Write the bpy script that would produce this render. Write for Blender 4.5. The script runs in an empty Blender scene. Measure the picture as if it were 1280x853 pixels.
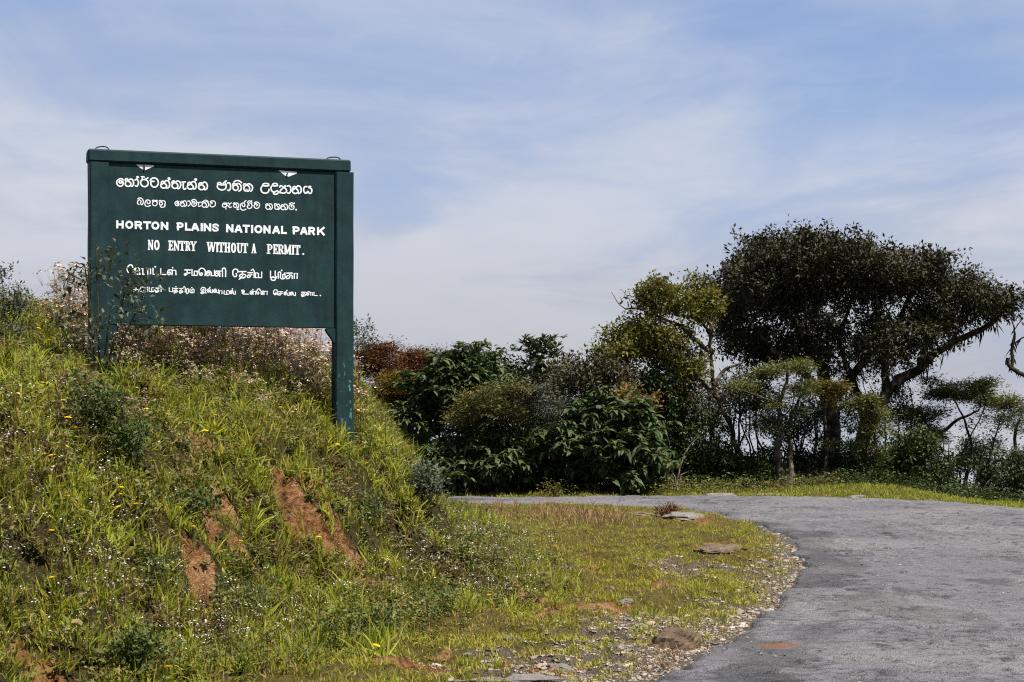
import bpy, math, random
import numpy as np
from mathutils import Vector, Matrix

# ---------------------------------------------------------------- camera, sky, sun, exposure
SC = bpy.context.scene
COL = SC.collection
R = math.radians
F, EYE, HOR = 2400.0, 1.5, 540.0          # focal length in photo pixels, eye height, horizon row

cam_d = bpy.data.cameras.new('camera')
cam_d.sensor_width = 36.0
cam_d.lens = 36.0 * F / 1280.0
cam_d.shift_y = (HOR - 426.5) / 1280.0
cam_d.clip_start, cam_d.clip_end = 0.1, 3000.0
cam = bpy.data.objects.new('camera', cam_d)
COL.objects.link(cam)
cam.location = (0, 0, EYE)
cam.rotation_euler = (R(90), 0, 0)
SC.camera = cam

SUN_EL, SUN_AZ = 64.0, 128.0              # azimuth clockwise from +Y (north): right and a little behind the camera
sun_d = bpy.data.lights.new('sun', 'SUN')
sun_d.energy, sun_d.angle, sun_d.color = 5.0, R(0.9), (1.0, 0.94, 0.84)
sun = bpy.data.objects.new('sun', sun_d)
COL.objects.link(sun)
to_sun = Vector((math.sin(R(SUN_AZ)) * math.cos(R(SUN_EL)), math.cos(R(SUN_AZ)) * math.cos(R(SUN_EL)), math.sin(R(SUN_EL))))
sun.rotation_euler = to_sun.to_track_quat('Z', 'Y').to_euler()

SC.view_settings.view_transform = 'Standard'
SC.view_settings.look = 'None'
SC.view_settings.exposure = 0.88
SC.view_settings.gamma = 1.0
SC.view_settings.use_curve_mapping = False
SC.render.film_transparent = False
SC.cycles.use_denoising = False
SC.cycles.filter_width = 1.15
SC.cycles.max_bounces = 6
SC.cycles.diffuse_bounces = 3
SC.cycles.transparent_max_bounces = 4
SC.cycles.caustics_reflective = SC.cycles.caustics_refractive = False


class NT:
    """small helper to wire nodes"""
    def __init__(self, tree):
        self.t = tree
        tree.nodes.clear()

    def n(self, kind, **kw):
        nd = self.t.nodes.new(kind)
        for k, v in kw.items():
            if k.startswith('i_'):
                key = k[2:]
                key = int(key) if key.isdigit() else key.replace('_', ' ')
                nd.inputs[key].default_value = v
            else:
                setattr(nd, k, v)
        return nd

    def l(self, a, b):
        self.t.links.new(a, b)

    def math(self, op, a, b=None, c=None, clamp=False):
        nd = self.n('ShaderNodeMath', operation=op, use_clamp=clamp)
        for i, v in enumerate((a, b, c)):
            if v is None:
                continue
            if isinstance(v, (int, float)):
                nd.inputs[i].default_value = v
            else:
                self.l(v, nd.inputs[i])
        return nd.outputs[0]

    def mix(self, fac, a, b, blend='MIX'):
        nd = self.n('ShaderNodeMix', data_type='RGBA', blend_type=blend)
        for s, v in ((nd.inputs[0], fac), (nd.inputs[6], a), (nd.inputs[7], b)):
            if isinstance(v, (int, float)):
                s.default_value = v
            elif isinstance(v, tuple):
                s.default_value = v if len(v) == 4 else v + (1.0,)
            else:
                self.l(v, s)
        return nd.outputs[2]

    def noise(self, vec, scale, detail=4, rough=0.55, dist=0.0):
        nd = self.n('ShaderNodeTexNoise')
        nd.inputs['Scale'].default_value = scale
        nd.inputs['Detail'].default_value = detail
        nd.inputs['Roughness'].default_value = rough
        nd.inputs['Distortion'].default_value = dist
        if vec is not None:
            self.l(vec, nd.inputs['Vector'])
        return nd.outputs[0]

    def ramp(self, fac, stops, interp='LINEAR'):
        nd = self.n('ShaderNodeValToRGB')
        cr = nd.color_ramp
        cr.interpolation = interp
        while len(cr.elements) < len(stops):
            cr.elements.new(0.5)
        while len(cr.elements) > len(stops):
            cr.elements.remove(cr.elements[-1])
        for e, (p, c) in zip(cr.elements, stops):
            e.position = p
            e.color = c if len(c) == 4 else tuple(c) + (1.0,)
        self.l(fac, nd.inputs[0])
        return nd.outputs[0]

    def range(self, v, a, b, c=0.0, d=1.0, smooth=True):
        nd = self.n('ShaderNodeMapRange', interpolation_type='SMOOTHSTEP' if smooth else 'LINEAR')
        self.l(v, nd.inputs[0])
        for i, x in enumerate((a, b, c, d)):
            nd.inputs[i + 1].default_value = x
        return nd.outputs[0]


def make_sky():
    w = bpy.data.worlds.new('World')
    SC.world = w
    w.use_nodes = True
    t = NT(w.node_tree)
    out = t.n('ShaderNodeOutputWorld')
    bg = t.n('ShaderNodeBackground')
    bg.inputs[1].default_value = 0.1
    t.l(bg.outputs[0], out.inputs[0])
    sky = t.n('ShaderNodeTexSky', sky_type='NISHITA', sun_disc=False, sun_elevation=R(SUN_EL),
              sun_rotation=R(SUN_AZ), altitude=2100.0, air_density=1.0, dust_density=1.0, ozone_density=1.5)
    tc = t.n('ShaderNodeTexCoord')
    sep = t.n('ShaderNodeSeparateXYZ')
    t.l(tc.outputs['Generated'], sep.inputs[0])
    z = sep.outputs[2]
    zc = t.math('MAXIMUM', z, 0.0)
    # thin cloud sheet seen at a low angle: stretch the direction sideways
    den = t.math('ADD', zc, 0.10)
    u = t.math('DIVIDE', sep.outputs[0], den)
    v = t.math('DIVIDE', 1.0, den)
    cmb = t.n('ShaderNodeCombineXYZ')
    t.l(u, cmb.inputs[0]); t.l(v, cmb.inputs[1]); t.l(sep.outputs[1], cmb.inputs[2])
    mp = t.n('ShaderNodeMapping')
    mp.inputs['Location'].default_value = (1.3, 2.2, 0.4)
    mp.inputs['Rotation'].default_value = (0, 0, R(14))
    mp.inputs['Scale'].default_value = (0.85, 0.62, 0.6)
    t.l(cmb.outputs[0], mp.inputs[0])
    big = t.noise(mp.outputs[0], 0.8, 3, 0.5, 0.5)
    mid = t.noise(mp.outputs[0], 1.7, 6, 0.56, 0.6)
    fine = t.noise(mp.outputs[0], 6.5, 7, 0.66, 1.3)
    c = t.math('ADD', t.math('MULTIPLY', big, 0.55), t.math('ADD', t.math('MULTIPLY', mid, 0.33), t.math('MULTIPLY', fine, 0.12)))
    left = t.range(sep.outputs[0], -0.27, 0.27, 0.06, -0.07, smooth=False)
    low = t.range(z, 0.03, 0.22, 0.21, -0.075)
    cover = t.range(t.math('ADD', c, t.math('ADD', low, left)), 0.28, 0.68)
    # cloud: pale where thick, blue-grey where thin or shaded from below
    hi = t.mix(t.range(mid, 0.38, 0.62), (2.84, 3.07, 3.70, 1), (3.50, 3.64, 4.07, 1))
    lowc = t.mix(t.range(c, 0.42, 0.58), (2.53, 2.65, 3.02, 1), (2.97, 3.09, 3.34, 1))
    cloud = t.mix(t.range(z, 0.03, 0.13), lowc, hi)
    blue = t.mix(0.80, sky.outputs[0], (1.35, 2.0, 3.45, 1))
    colr = t.mix(cover, blue, cloud)
    # below the horizon: the valley lies under pale mist
    colr = t.mix(t.range(z, -0.06, 0.0), (3.34, 3.51, 3.97, 1), colr)
    t.l(colr, bg.inputs[0])


make_sky()

# ---------------------------------------------------------------- numeric helpers
rng = np.random.default_rng(7)


def px(x, y, d):
    """a point of the place at depth d (metres), given where it shows in the photo"""
    return np.array([(x - 640.0) / F * d, d, EYE + (HOR - y) / F * d])


def worley(x, y, seed=0):
    """nearest-cell random value and distance to the cell border"""
    x = np.asarray(x, float); y = np.asarray(y, float)
    xi = np.floor(x); yi = np.floor(y)
    f1 = np.full(x.shape, 9.0); f2 = np.full(x.shape, 9.0); cid = np.zeros(x.shape)
    for dx in (-1, 0, 1):
        for dy in (-1, 0, 1):
            a = _hash(xi + dx, yi + dy, seed) / 0x7fffffff; b = _hash(xi + dx, yi + dy, seed + 1) / 0x7fffffff
            c = _hash(xi + dx, yi + dy, seed + 2) / 0x7fffffff
            d = np.hypot(xi + dx + a % 1 - x, yi + dy + b % 1 - y)
            n = d < f1
            f2 = np.where(n, f1, np.minimum(f2, d)); cid = np.where(n, c % 1, cid); f1 = np.where(n, d, f1)
    return cid, f2 - f1


def sstep(a, b, x):
    t = np.clip((np.asarray(x, float) - a) / (b - a), 0, 1)
    return t * t * (3 - 2 * t)


def _hash(ix, iy, seed):
    h = (ix.astype(np.int64) * 374761393 + iy.astype(np.int64) * 668265263 + seed * 1442695041) & 0x7fffffff
    h = ((h ^ (h >> 13)) * 1274126177) & 0x7fffffff
    return h ^ (h >> 16)


def perlin(x, y, seed=0):
    x = np.asarray(x, float); y = np.asarray(y, float)
    xi = np.floor(x); yi = np.floor(y)
    xf = x - xi; yf = y - yi
    u = xf * xf * xf * (xf * (xf * 6 - 15) + 10); v = yf * yf * yf * (yf * (yf * 6 - 15) + 10)

    def g(dx, dy):
        a = _hash(xi + dx, yi + dy, seed) * (2 * np.pi / 0x7fffffff) * 7.0
        return np.cos(a) * (xf - dx) + np.sin(a) * (yf - dy)
    n0 = g(0, 0) * (1 - u) + g(1, 0) * u
    n1 = g(0, 1) * (1 - u) + g(1, 1) * u
    return (n0 * (1 - v) + n1 * v) * 1.4


def fbm(x, y, octaves=4, seed=0, gain=0.5):
    s = 0; a = 1.0; tot = 0; f = 1.0
    for o in range(octaves):
        s = s + a * perlin(x * f, y * f, seed + o * 17)
        tot += a; a *= gain; f *= 2.03
    return s / tot


# ---------------------------------------------------------------- object helpers
def tag(o, label=None, cat=None, group=None, kind=None):
    if label: o['label'] = label
    if cat: o['category'] = cat
    if group: o['group'] = group
    if kind: o['kind'] = kind
    return o


def empty(name, loc, label, cat, group=None, rz=0.0):
    o = bpy.data.objects.new(name, None)
    o.empty_display_size = 0.2
    o.location = [float(c) for c in loc]
    o.rotation_euler = (0, 0, rz)
    COL.objects.link(o)
    return tag(o, label, cat, group)


def mesh_obj(name, V, faces, mats, fmat=None, smooth=False, parent=None):
    """faces: list of (m,k) int arrays; fmat: list of ints or arrays, one per entry of faces"""
    V = np.asarray(V, np.float32).reshape(-1, 3)
    me = bpy.data.meshes.new(name)
    faces = [np.asarray(f, np.int32) for f in faces]
    keep = [i for i, f in enumerate(faces) if f.size]
    if fmat is None:
        fmat = [0] * len(faces)
    nl = sum(faces[i].size for i in keep)
    nf = sum(len(faces[i]) for i in keep)
    me.vertices.add(len(V)); me.loops.add(nl); me.polygons.add(nf)
    me.vertices.foreach_set('co', V.ravel())
    me.loops.foreach_set('vertex_index', np.concatenate([faces[i].ravel() for i in keep]))
    tot = np.concatenate([np.full(len(faces[i]), faces[i].shape[1], np.int32) for i in keep])
    start = np.concatenate([[0], np.cumsum(tot)[:-1]]).astype(np.int32)
    me.polygons.foreach_set('loop_start', start)
    mi = np.concatenate([np.broadcast_to(np.asarray(fmat[i], np.int32), (len(faces[i]),)) for i in keep])
    me.polygons.foreach_set('material_index', mi)
    me.polygons.foreach_set('use_smooth', np.full(nf, smooth, bool))
    for m in (mats if isinstance(mats, (list, tuple)) else [mats]):
        me.materials.append(m)
    me.update(calc_edges=True)
    me.validate()
    o = bpy.data.objects.new(name, me)
    COL.objects.link(o)
    if parent is not None:
        o.parent = parent
    return o


class MB:
    """collects shapes for one mesh"""
    def __init__(self):
        self.V = []; self.F = {}; self.n = 0

    def add(self, V, faces, mat=0):
        V = np.asarray(V, float).reshape(-1, 3)
        for f in faces:
            f = np.asarray(f, np.int32)
            if f.ndim == 1: f = f[None]
            if f.size: self.F.setdefault((f.shape[1], mat), []).append(f + self.n)
        self.V.append(V); self.n += len(V)

    def box(self, x0, x1, y0, y1, z0, z1, bev=0.0, mat=0):
        b = bev
        V = []
        # bevelled box: each corner becomes three vertices
        for sx in (0, 1):
            for sy in (0, 1):
                for sz in (0, 1):
                    X = (x0, x1)[sx]; Y = (y0, y1)[sy]; Z = (z0, z1)[sz]
                    dx = b * (1 - 2 * sx); dy = b * (1 - 2 * sy); dz = b * (1 - 2 * sz)
                    V += [(X, Y + dy, Z + dz), (X + dx, Y, Z + dz), (X + dx, Y + dy, Z)]
        c = lambda sx, sy, sz, a: ((sx * 4 + sy * 2 + sz) * 3 + a)
        q, t = [], []
        for s in (0, 1):
            f = [c(s, 0, 0, 0), c(s, 0, 1, 0), c(s, 1, 1, 0), c(s, 1, 0, 0)]; q.append(f if s == 0 else f[::-1])
            f = [c(0, s, 0, 1), c(1, s, 0, 1), c(1, s, 1, 1), c(0, s, 1, 1)]; q.append(f if s == 0 else f[::-1])
            f = [c(0, 0, s, 2), c(0, 1, s, 2), c(1, 1, s, 2), c(1, 0, s, 2)]; q.append(f if s == 0 else f[::-1])
        for a in (0, 1):
            for d in (0, 1):
                q.append([c(a, d, 0, 0), c(a, d, 0, 1), c(a, d, 1, 1), c(a, d, 1, 0)])
                q.append([c(a, 0, d, 0), c(a, 0, d, 2), c(a, 1, d, 2), c(a, 1, d, 0)])
                q.append([c(0, a, d, 1), c(0, a, d, 2), c(1, a, d, 2), c(1, a, d, 1)])
        for sx in (0, 1):
            for sy in (0, 1):
                for sz in (0, 1):
                    t.append([c(sx, sy, sz, 0), c(sx, sy, sz, 1), c(sx, sy, sz, 2)])
        self.add(V, [np.array(q), np.array(t)], mat)

    def tube(self, pts, rad, sides=6, mat=0, cap=True):
        P = np.asarray(pts, float); n = len(P)
        rad = np.broadcast_to(np.asarray(rad, float), (n,))
        T = np.gradient(P, axis=0)
        T /= np.linalg.norm(T, axis=1, keepdims=True) + 1e-9
        ref = np.array([0.31, 0.93, 0.2]) if abs(T[0] @ np.array([0, 0, 1.0])) > 0.5 else np.array([0.05, 0.1, 1.0])
        A = np.cross(T, ref); A /= np.linalg.norm(A, axis=1, keepdims=True) + 1e-9
        B = np.cross(T, A)
        an = np.linspace(0, 2 * np.pi, sides, endpoint=False)
        V = P[:, None] + rad[:, None, None] * (np.cos(an)[None, :, None] * A[:, None] + np.sin(an)[None, :, None] * B[:, None])
        i = np.arange(n - 1)[:, None] * sides; j = np.arange(sides)[None]; k = (j + 1) % sides
        q = np.stack([i + j, i + k, i + sides + k, i + sides + j], -1).reshape(-1, 4)
        fs = [q]
        if cap:
            fs += [np.arange(sides)[::-1][None], (np.arange(sides) + (n - 1) * sides)[None]]
        self.add(V.reshape(-1, 3), fs, mat)

    def build(self, name, mats, parent=None, smooth=False):
        V = np.concatenate(self.V)
        fs, fm = [], []
        for (k, m), lst in self.F.items():
            fs.append(np.concatenate(lst)); fm.append(m)
        return mesh_obj(name, V, fs, mats, fm, smooth, parent)


def instances(templates, idx, pos, rot, scale):
    """templates: list of (V, [(faces, mat)...]); returns V, faces, mats of all copies in one mesh"""
    Vs, Fs, Ms = [], [], []
    base = 0
    for t, (TV, TF) in enumerate(templates):
        sel = np.where(idx == t)[0]
        if not len(sel): continue
        S = scale[sel]
        S = S[:, None, None] if S.ndim == 1 else S[:, None, :]
        V = np.einsum('nij,nvj->nvi', rot[sel], TV[None] * S) + pos[sel][:, None]
        off = base + np.arange(len(sel)) * len(TV)
        for f, m in TF:
            f = np.asarray(f, np.int32)
            if f.ndim == 1: f = f[None]
            Fs.append((off[:, None, None] + f[None]).reshape(-1, f.shape[1])); Ms.append(m)
        Vs.append(V.reshape(-1, 3)); base += len(sel) * len(TV)
    return np.concatenate(Vs), Fs, Ms


def rot_z_tilt(n, az, tilt_az, tilt):
    """rotation: spin about z by az, then lean by tilt toward tilt_az"""
    ca, sa = np.cos(az), np.sin(az)
    Z = np.zeros(n); O = np.ones(n)
    Rz = np.stack([np.stack([ca, -sa, Z], -1), np.stack([sa, ca, Z], -1), np.stack([Z, Z, O], -1)], -2)
    kx, ky = -np.sin(tilt_az), np.cos(tilt_az)
    c, s = np.cos(tilt), np.sin(tilt); C = 1 - c
    Rt = np.stack([np.stack([c + kx * kx * C, kx * ky * C, ky * s], -1),
                   np.stack([kx * ky * C, c + ky * ky * C, -kx * s], -1),
                   np.stack([-ky * s, kx * s, c], -1)], -2)
    return Rt @ Rz


def frame_rot(D, roll=None, up=None):
    """rotations whose +y axis follows D (n,3); +z as close to up as it gets"""
    D = D / (np.linalg.norm(D, axis=1, keepdims=True) + 1e-9)
    U = np.broadcast_to(np.array([0, 0, 1.0]) if up is None else up, D.shape)
    X = np.cross(D, U); X /= np.linalg.norm(X, axis=1, keepdims=True) + 1e-9
    Zz = np.cross(X, D)
    if roll is not None:
        c, s = np.cos(roll)[:, None], np.sin(roll)[:, None]
        X, Zz = X * c + Zz * s, Zz * c - X * s
    return np.stack([X, D, Zz], -1)
# ---------------------------------------------------------------- materials
def new_mat(name):
    m = bpy.data.materials.new(name)
    m.use_nodes = True
    t = NT(m.node_tree)
    out = t.n('ShaderNodeOutputMaterial')
    return m, t, out


def principled(t, out, base, rough=0.7, spec=0.3, normal=None, metallic=0.0):
    b = t.n('ShaderNodeBsdfPrincipled')
    for key, v in (('Base Color', base), ('Roughness', rough), ('Specular IOR Level', spec), ('Metallic', metallic)):
        if isinstance(v, (int, float)): b.inputs[key].default_value = v
        elif isinstance(v, tuple): b.inputs[key].default_value = v if len(v) == 4 else v + (1.0,)
        else: t.l(v, b.inputs[key])
    if normal is not None: t.l(normal, b.inputs['Normal'])
    if out is not None: t.l(b.outputs[0], out.inputs[0])
    return b


def bump(t, h, strength=0.5, dist=0.01):
    b = t.n('ShaderNodeBump')
    b.inputs['Strength'].default_value = strength
    b.inputs['Distance'].default_value = dist
    t.l(h, b.inputs['Height'])
    return b.outputs[0]


def leaf_mat(name, cols, trans=0.3, rough=0.5, spec=0.35, patch=None, patch_scale=1.2, tcol=1.5):
    """each leaf or blade (mesh island) takes its own colour out of cols; patches drift toward patch"""
    m, t, out = new_mat(name)
    geo = t.n('ShaderNodeNewGeometry')
    n = len(cols)
    col = t.ramp(geo.outputs['Random Per Island'], [(i / max(n - 1, 1), c) for i, c in enumerate(cols)])
    if patch:
        ns = t.noise(geo.outputs['Position'], patch_scale, 3, 0.6)
        col = t.mix(t.math('MULTIPLY', t.range(ns, 0.46, 0.62), 0.75), col, patch)
    b = principled(t, None, col, rough, spec)
    tr = t.n('ShaderNodeBsdfTranslucent')
    tc = t.mix(1.0, col, (tcol, tcol, tcol * 0.55, 1), 'MULTIPLY')
    t.l(tc, tr.inputs[0])
    mx = t.n('ShaderNodeMixShader')
    mx.inputs[0].default_value = trans
    t.l(b.outputs[0], mx.inputs[1]); t.l(tr.outputs[0], mx.inputs[2])
    t.l(mx.outputs[0], out.inputs[0])
    return m


def bark_mat(name, dark, light, moss=None, scale=9.0, lichen=0.0):
    m, t, out = new_mat(name)
    geo = t.n('ShaderNodeNewGeometry')
    mp = t.n('ShaderNodeMapping'); mp.inputs['Scale'].default_value = (1, 1, 0.35)
    t.l(geo.outputs['Position'], mp.inputs[0])
    a = t.noise(mp.outputs[0], scale, 6, 0.65)
    col = t.ramp(a, [(0.35, dark), (0.68, light)])
    if moss:
        col = t.mix(t.range(t.noise(geo.outputs['Position'], 2.3, 4, 0.6), 0.48, 0.6), col, moss)
    if lichen:
        col = t.mix(t.math('MULTIPLY', t.range(t.noise(geo.outputs['Position'], 6.0, 4, 0.6), 0.56, 0.64), lichen), col, (0.30, 0.29, 0.25))
    principled(t, out, col, 0.9, 0.1, bump(t, a, 0.8, 0.03))
    return m


M = {}
M['grass'] = leaf_mat('bank_grass_blades', [(0.092, 0.144, 0.017), (0.218, 0.246, 0.023), (0.336, 0.318, 0.031), (0.185, 0.231, 0.026), (0.419, 0.332, 0.071), (0.143, 0.188, 0.023)],
                      0.42, 0.5, 0.2, (0.17, 0.17, 0.028), 1.3)
M['fresh'] = leaf_mat('fresh_grass_blades', [(0.198, 0.255, 0.017), (0.296, 0.339, 0.030), (0.375, 0.377, 0.052), (0.246, 0.302, 0.026)], 0.42, 0.5, 0.2)
M['turf'] = leaf_mat('verge_turf_blades', [(0.153, 0.175, 0.017), (0.266, 0.252, 0.024), (0.349, 0.294, 0.042), (0.182, 0.209, 0.019), (0.419, 0.307, 0.095)],
                     0.28, 0.6, 0.2, (0.20, 0.15, 0.035), 0.9)
M['far_turf'] = leaf_mat('far_turf_blades', [(0.12, 0.16, 0.02), (0.22, 0.23, 0.03), (0.28, 0.25, 0.05)], 0.3, 0.6, 0.2)
M['dry'] = leaf_mat('dry_straw', [(0.120, 0.066, 0.034), (0.240, 0.144, 0.072), (0.360, 0.240, 0.132), (0.168, 0.096, 0.054)], 0.15, 0.8, 0.1)
M['weed_leaf'] = leaf_mat('weed_leaf', [(0.059, 0.085, 0.017), (0.107, 0.128, 0.025), (0.176, 0.170, 0.039), (0.088, 0.119, 0.027), (0.216, 0.145, 0.041)],
                          0.25, 0.55, 0.3, (0.12, 0.065, 0.03), 1.3)
M['weed_stem'] = leaf_mat('weed_stem', [(0.06, 0.04, 0.022), (0.10, 0.065, 0.035)], 0.0, 0.8, 0.1)
M['white_bloom'] = leaf_mat('white_bloom', [(0.595, 0.561, 0.561), (0.697, 0.663, 0.663), (0.468, 0.383, 0.374)], 0.25, 0.8, 0.1, tcol=1.0)
M['dry_bloom'] = leaf_mat('dry_bloom', [(0.497, 0.334, 0.286), (0.656, 0.564, 0.511), (0.324, 0.199, 0.154), (0.594, 0.439, 0.378), (0.216, 0.125, 0.092)], 0.2, 0.9, 0.05, tcol=1.0)
M['herb_leaf'] = leaf_mat('dark_herb_leaf', [(0.036, 0.054, 0.016), (0.070, 0.093, 0.027), (0.100, 0.120, 0.036)], 0.2, 0.6, 0.12)
M['grey_leaf'] = leaf_mat('grey_green_leaf', [(0.027, 0.038, 0.022), (0.055, 0.069, 0.038), (0.102, 0.115, 0.072)], 0.2, 0.55, 0.35)
M['yellow'] = leaf_mat('yellow_petal', [(0.85, 0.60, 0.01), (0.90, 0.70, 0.02)], 0.2, 0.6, 0.2, tcol=1.0)
M['green_stem'] = leaf_mat('green_stem', [(0.05, 0.065, 0.015)], 0.0, 0.8, 0.05)

M['crown_dark'] = leaf_mat('leathery_dark_leaf', [(0.013, 0.016, 0.007), (0.022, 0.026, 0.010), (0.041, 0.037, 0.016), (0.019, 0.022, 0.012), (0.048, 0.035, 0.019)], 0.07, 0.5, 0.16, (0.06, 0.052, 0.026), 0.8)
M['crown_yellow'] = leaf_mat('yellow_green_leaf', [(0.047, 0.055, 0.009), (0.100, 0.100, 0.016), (0.159, 0.146, 0.027), (0.066, 0.073, 0.013), (0.199, 0.133, 0.034)], 0.25, 0.5, 0.16, (0.045, 0.032, 0.010), 1.0)
M['crown_layer'] = leaf_mat('feathery_leaf', [(0.044, 0.058, 0.015), (0.092, 0.101, 0.026), (0.156, 0.153, 0.039)], 0.2, 0.6, 0.25, (0.035, 0.034, 0.012), 1.4)
M['crown_ochre'] = leaf_mat('ochre_green_leaf', [(0.064, 0.051, 0.013), (0.128, 0.095, 0.020), (0.071, 0.076, 0.019)], 0.2, 0.6, 0.25)
M['crown_green'] = leaf_mat('deep_green_leaf', [(0.017, 0.028, 0.009), (0.031, 0.053, 0.013), (0.056, 0.079, 0.019)], 0.12, 0.45, 0.16)
M['crown_grey'] = leaf_mat('small_dark_green_leaf', [(0.021, 0.030, 0.013), (0.041, 0.057, 0.021), (0.068, 0.084, 0.032)], 0.12, 0.5, 0.16)
M['crown_red'] = leaf_mat('red_and_green_leaf', [(0.12, 0.13, 0.03), (0.22, 0.07, 0.03), (0.09, 0.11, 0.025), (0.18, 0.16, 0.05)], 0.25, 0.5, 0.16)
M['big_leaf'] = leaf_mat('large_drooping_leaf', [(0.022, 0.037, 0.012), (0.039, 0.065, 0.020), (0.070, 0.099, 0.031), (0.032, 0.051, 0.018)], 0.15, 0.55, 0.2)
M['big_leaf_olive'] = leaf_mat('long_upright_leaf', [(0.026, 0.037, 0.014), (0.052, 0.065, 0.024), (0.084, 0.088, 0.033)], 0.12, 0.45, 0.45)
M['tuft_olive'] = leaf_mat('olive_tuft_leaf', [(0.042, 0.042, 0.011), (0.091, 0.084, 0.019), (0.142, 0.123, 0.030), (0.067, 0.068, 0.030)], 0.15, 0.6, 0.25)
M['tuft_grey'] = leaf_mat('grey_tuft_leaf', [(0.038, 0.042, 0.027), (0.072, 0.075, 0.051)], 0.12, 0.6, 0.25)
M['brown_leaf'] = leaf_mat('brownish_leaf', [(0.036, 0.032, 0.018), (0.072, 0.054, 0.029), (0.050, 0.061, 0.029)], 0.12, 0.55, 0.16)
M['heath'] = leaf_mat('rust_heath_leaf', [(0.072, 0.022, 0.009), (0.130, 0.040, 0.014), (0.051, 0.029, 0.010), (0.173, 0.065, 0.025), (0.025, 0.022, 0.009)], 0.15, 0.7, 0.15, (0.0382, 0.0272, 0.0119), 1.5)
M['heath_gold'] = leaf_mat('gold_heath_leaf', [(0.1020, 0.0680, 0.0102), (0.1530, 0.1020, 0.0170), (0.0595, 0.0467, 0.0119)], 0.2, 0.7, 0.15)

M['bark'] = bark_mat('dark_bark', (0.018, 0.013, 0.010), (0.075, 0.058, 0.044), (0.02, 0.018, 0.008), 9.0, 0.35)
M['bark_thick'] = bark_mat('old_bark', (0.022, 0.015, 0.011), (0.14, 0.10, 0.075), (0.022, 0.018, 0.009), 7.0, 0.5)
M['bark_pale'] = bark_mat('pale_bark', (0.06, 0.045, 0.034), (0.26, 0.21, 0.17), None, 8.0, 0.6)
M['bark_mid'] = bark_mat('grey_brown_bark', (0.03, 0.022, 0.016), (0.13, 0.10, 0.075), (0.03, 0.026, 0.012), 10.0, 0.5)
M['stem_brown'] = bark_mat('thin_brown_stem', (0.035, 0.025, 0.017), (0.10, 0.075, 0.05), None, 40.0)
M['dead_wood'] = bark_mat('bleached_dead_wood', (0.16, 0.14, 0.12), (0.42, 0.38, 0.34), None, 50.0)
M['moss'] = leaf_mat('hanging_moss', [(0.010, 0.009, 0.006), (0.022, 0.018, 0.010)], 0.1, 0.9, 0.05)


def sign_mat():
    m, t, out = new_mat('green_painted_concrete')
    tc = t.n('ShaderNodeTexCoord'); o = tc.outputs['Object']
    a = t.noise(o, 5.0, 6, 0.65)
    mp = t.n('ShaderNodeMapping'); mp.inputs['Scale'].default_value = (7.7400, 7.7400, 0.9460); t.l(o, mp.inputs[0])
    st = t.noise(mp.outputs[0], 2.0, 5, 0.6)
    fine = t.noise(o, 60.0, 4, 0.6)
    col = t.ramp(a, [(0.28, (0.0066, 0.0196, 0.0226)), (0.55, (0.0120, 0.0350, 0.0374)), (0.72, (0.0178, 0.0454, 0.0467))])
    col = t.mix(t.math('MULTIPLY', t.range(st, 0.46, 0.7), 0.4), col, (0.0055, 0.0134, 0.0165))
    col = t.mix(t.math('MULTIPLY', t.range(fine, 0.64, 0.72), 0.5), col, (0.0055, 0.0103, 0.0122))
    # chipped and rubbed paint low on the posts
    sp = t.n('ShaderNodeSeparateXYZ'); t.l(o, sp.inputs[0])
    lowm = t.math('MULTIPLY', t.range(sp.outputs[2], 0.15, 0.35), t.range(sp.outputs[2], 0.62, 0.85, 1, 0))
    mp2 = t.n('ShaderNodeMapping'); mp2.inputs['Scale'].default_value = (0.8600, 0.8600, 0.3870); t.l(o, mp2.inputs[0])
    ch = t.range(t.noise(mp2.outputs[0], 26.0, 3, 0.6), 0.595, 0.635)
    col = t.mix(t.math('MULTIPLY', t.math('MULTIPLY', ch, lowm), 1.0), col, (0.0860, 0.2236, 0.1978))
    ch2 = t.range(t.noise(o, 33.0, 2, 0.5), 0.74, 0.77)
    col = t.mix(t.math('MULTIPLY', ch2, 0.35), col, (0.0602, 0.1462, 0.1290))
    principled(t, out, col, t.range(a, 0.3, 0.7, 0.55, 0.75), 0.16, bump(t, t.math('ADD', fine, t.math('MULTIPLY', a, 2.0)), 0.35, 0.004))
    return m


M['sign'] = sign_mat()
m, t, out = new_mat('white_lettering_paint')
tc = t.n('ShaderNodeTexCoord')
w = t.noise(tc.outputs['Object'], 45.0, 4, 0.6)
principled(t, out, t.ramp(w, [(0.32, (0.62, 0.66, 0.66)), (0.5, (0.84, 0.86, 0.86))]), 0.6, 0.3)
M['letter'] = m
m, t, out = new_mat('rusty_wire')
principled(t, out, (0.03, 0.024, 0.02), 0.7, 0.3)
M['wire'] = m


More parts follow.
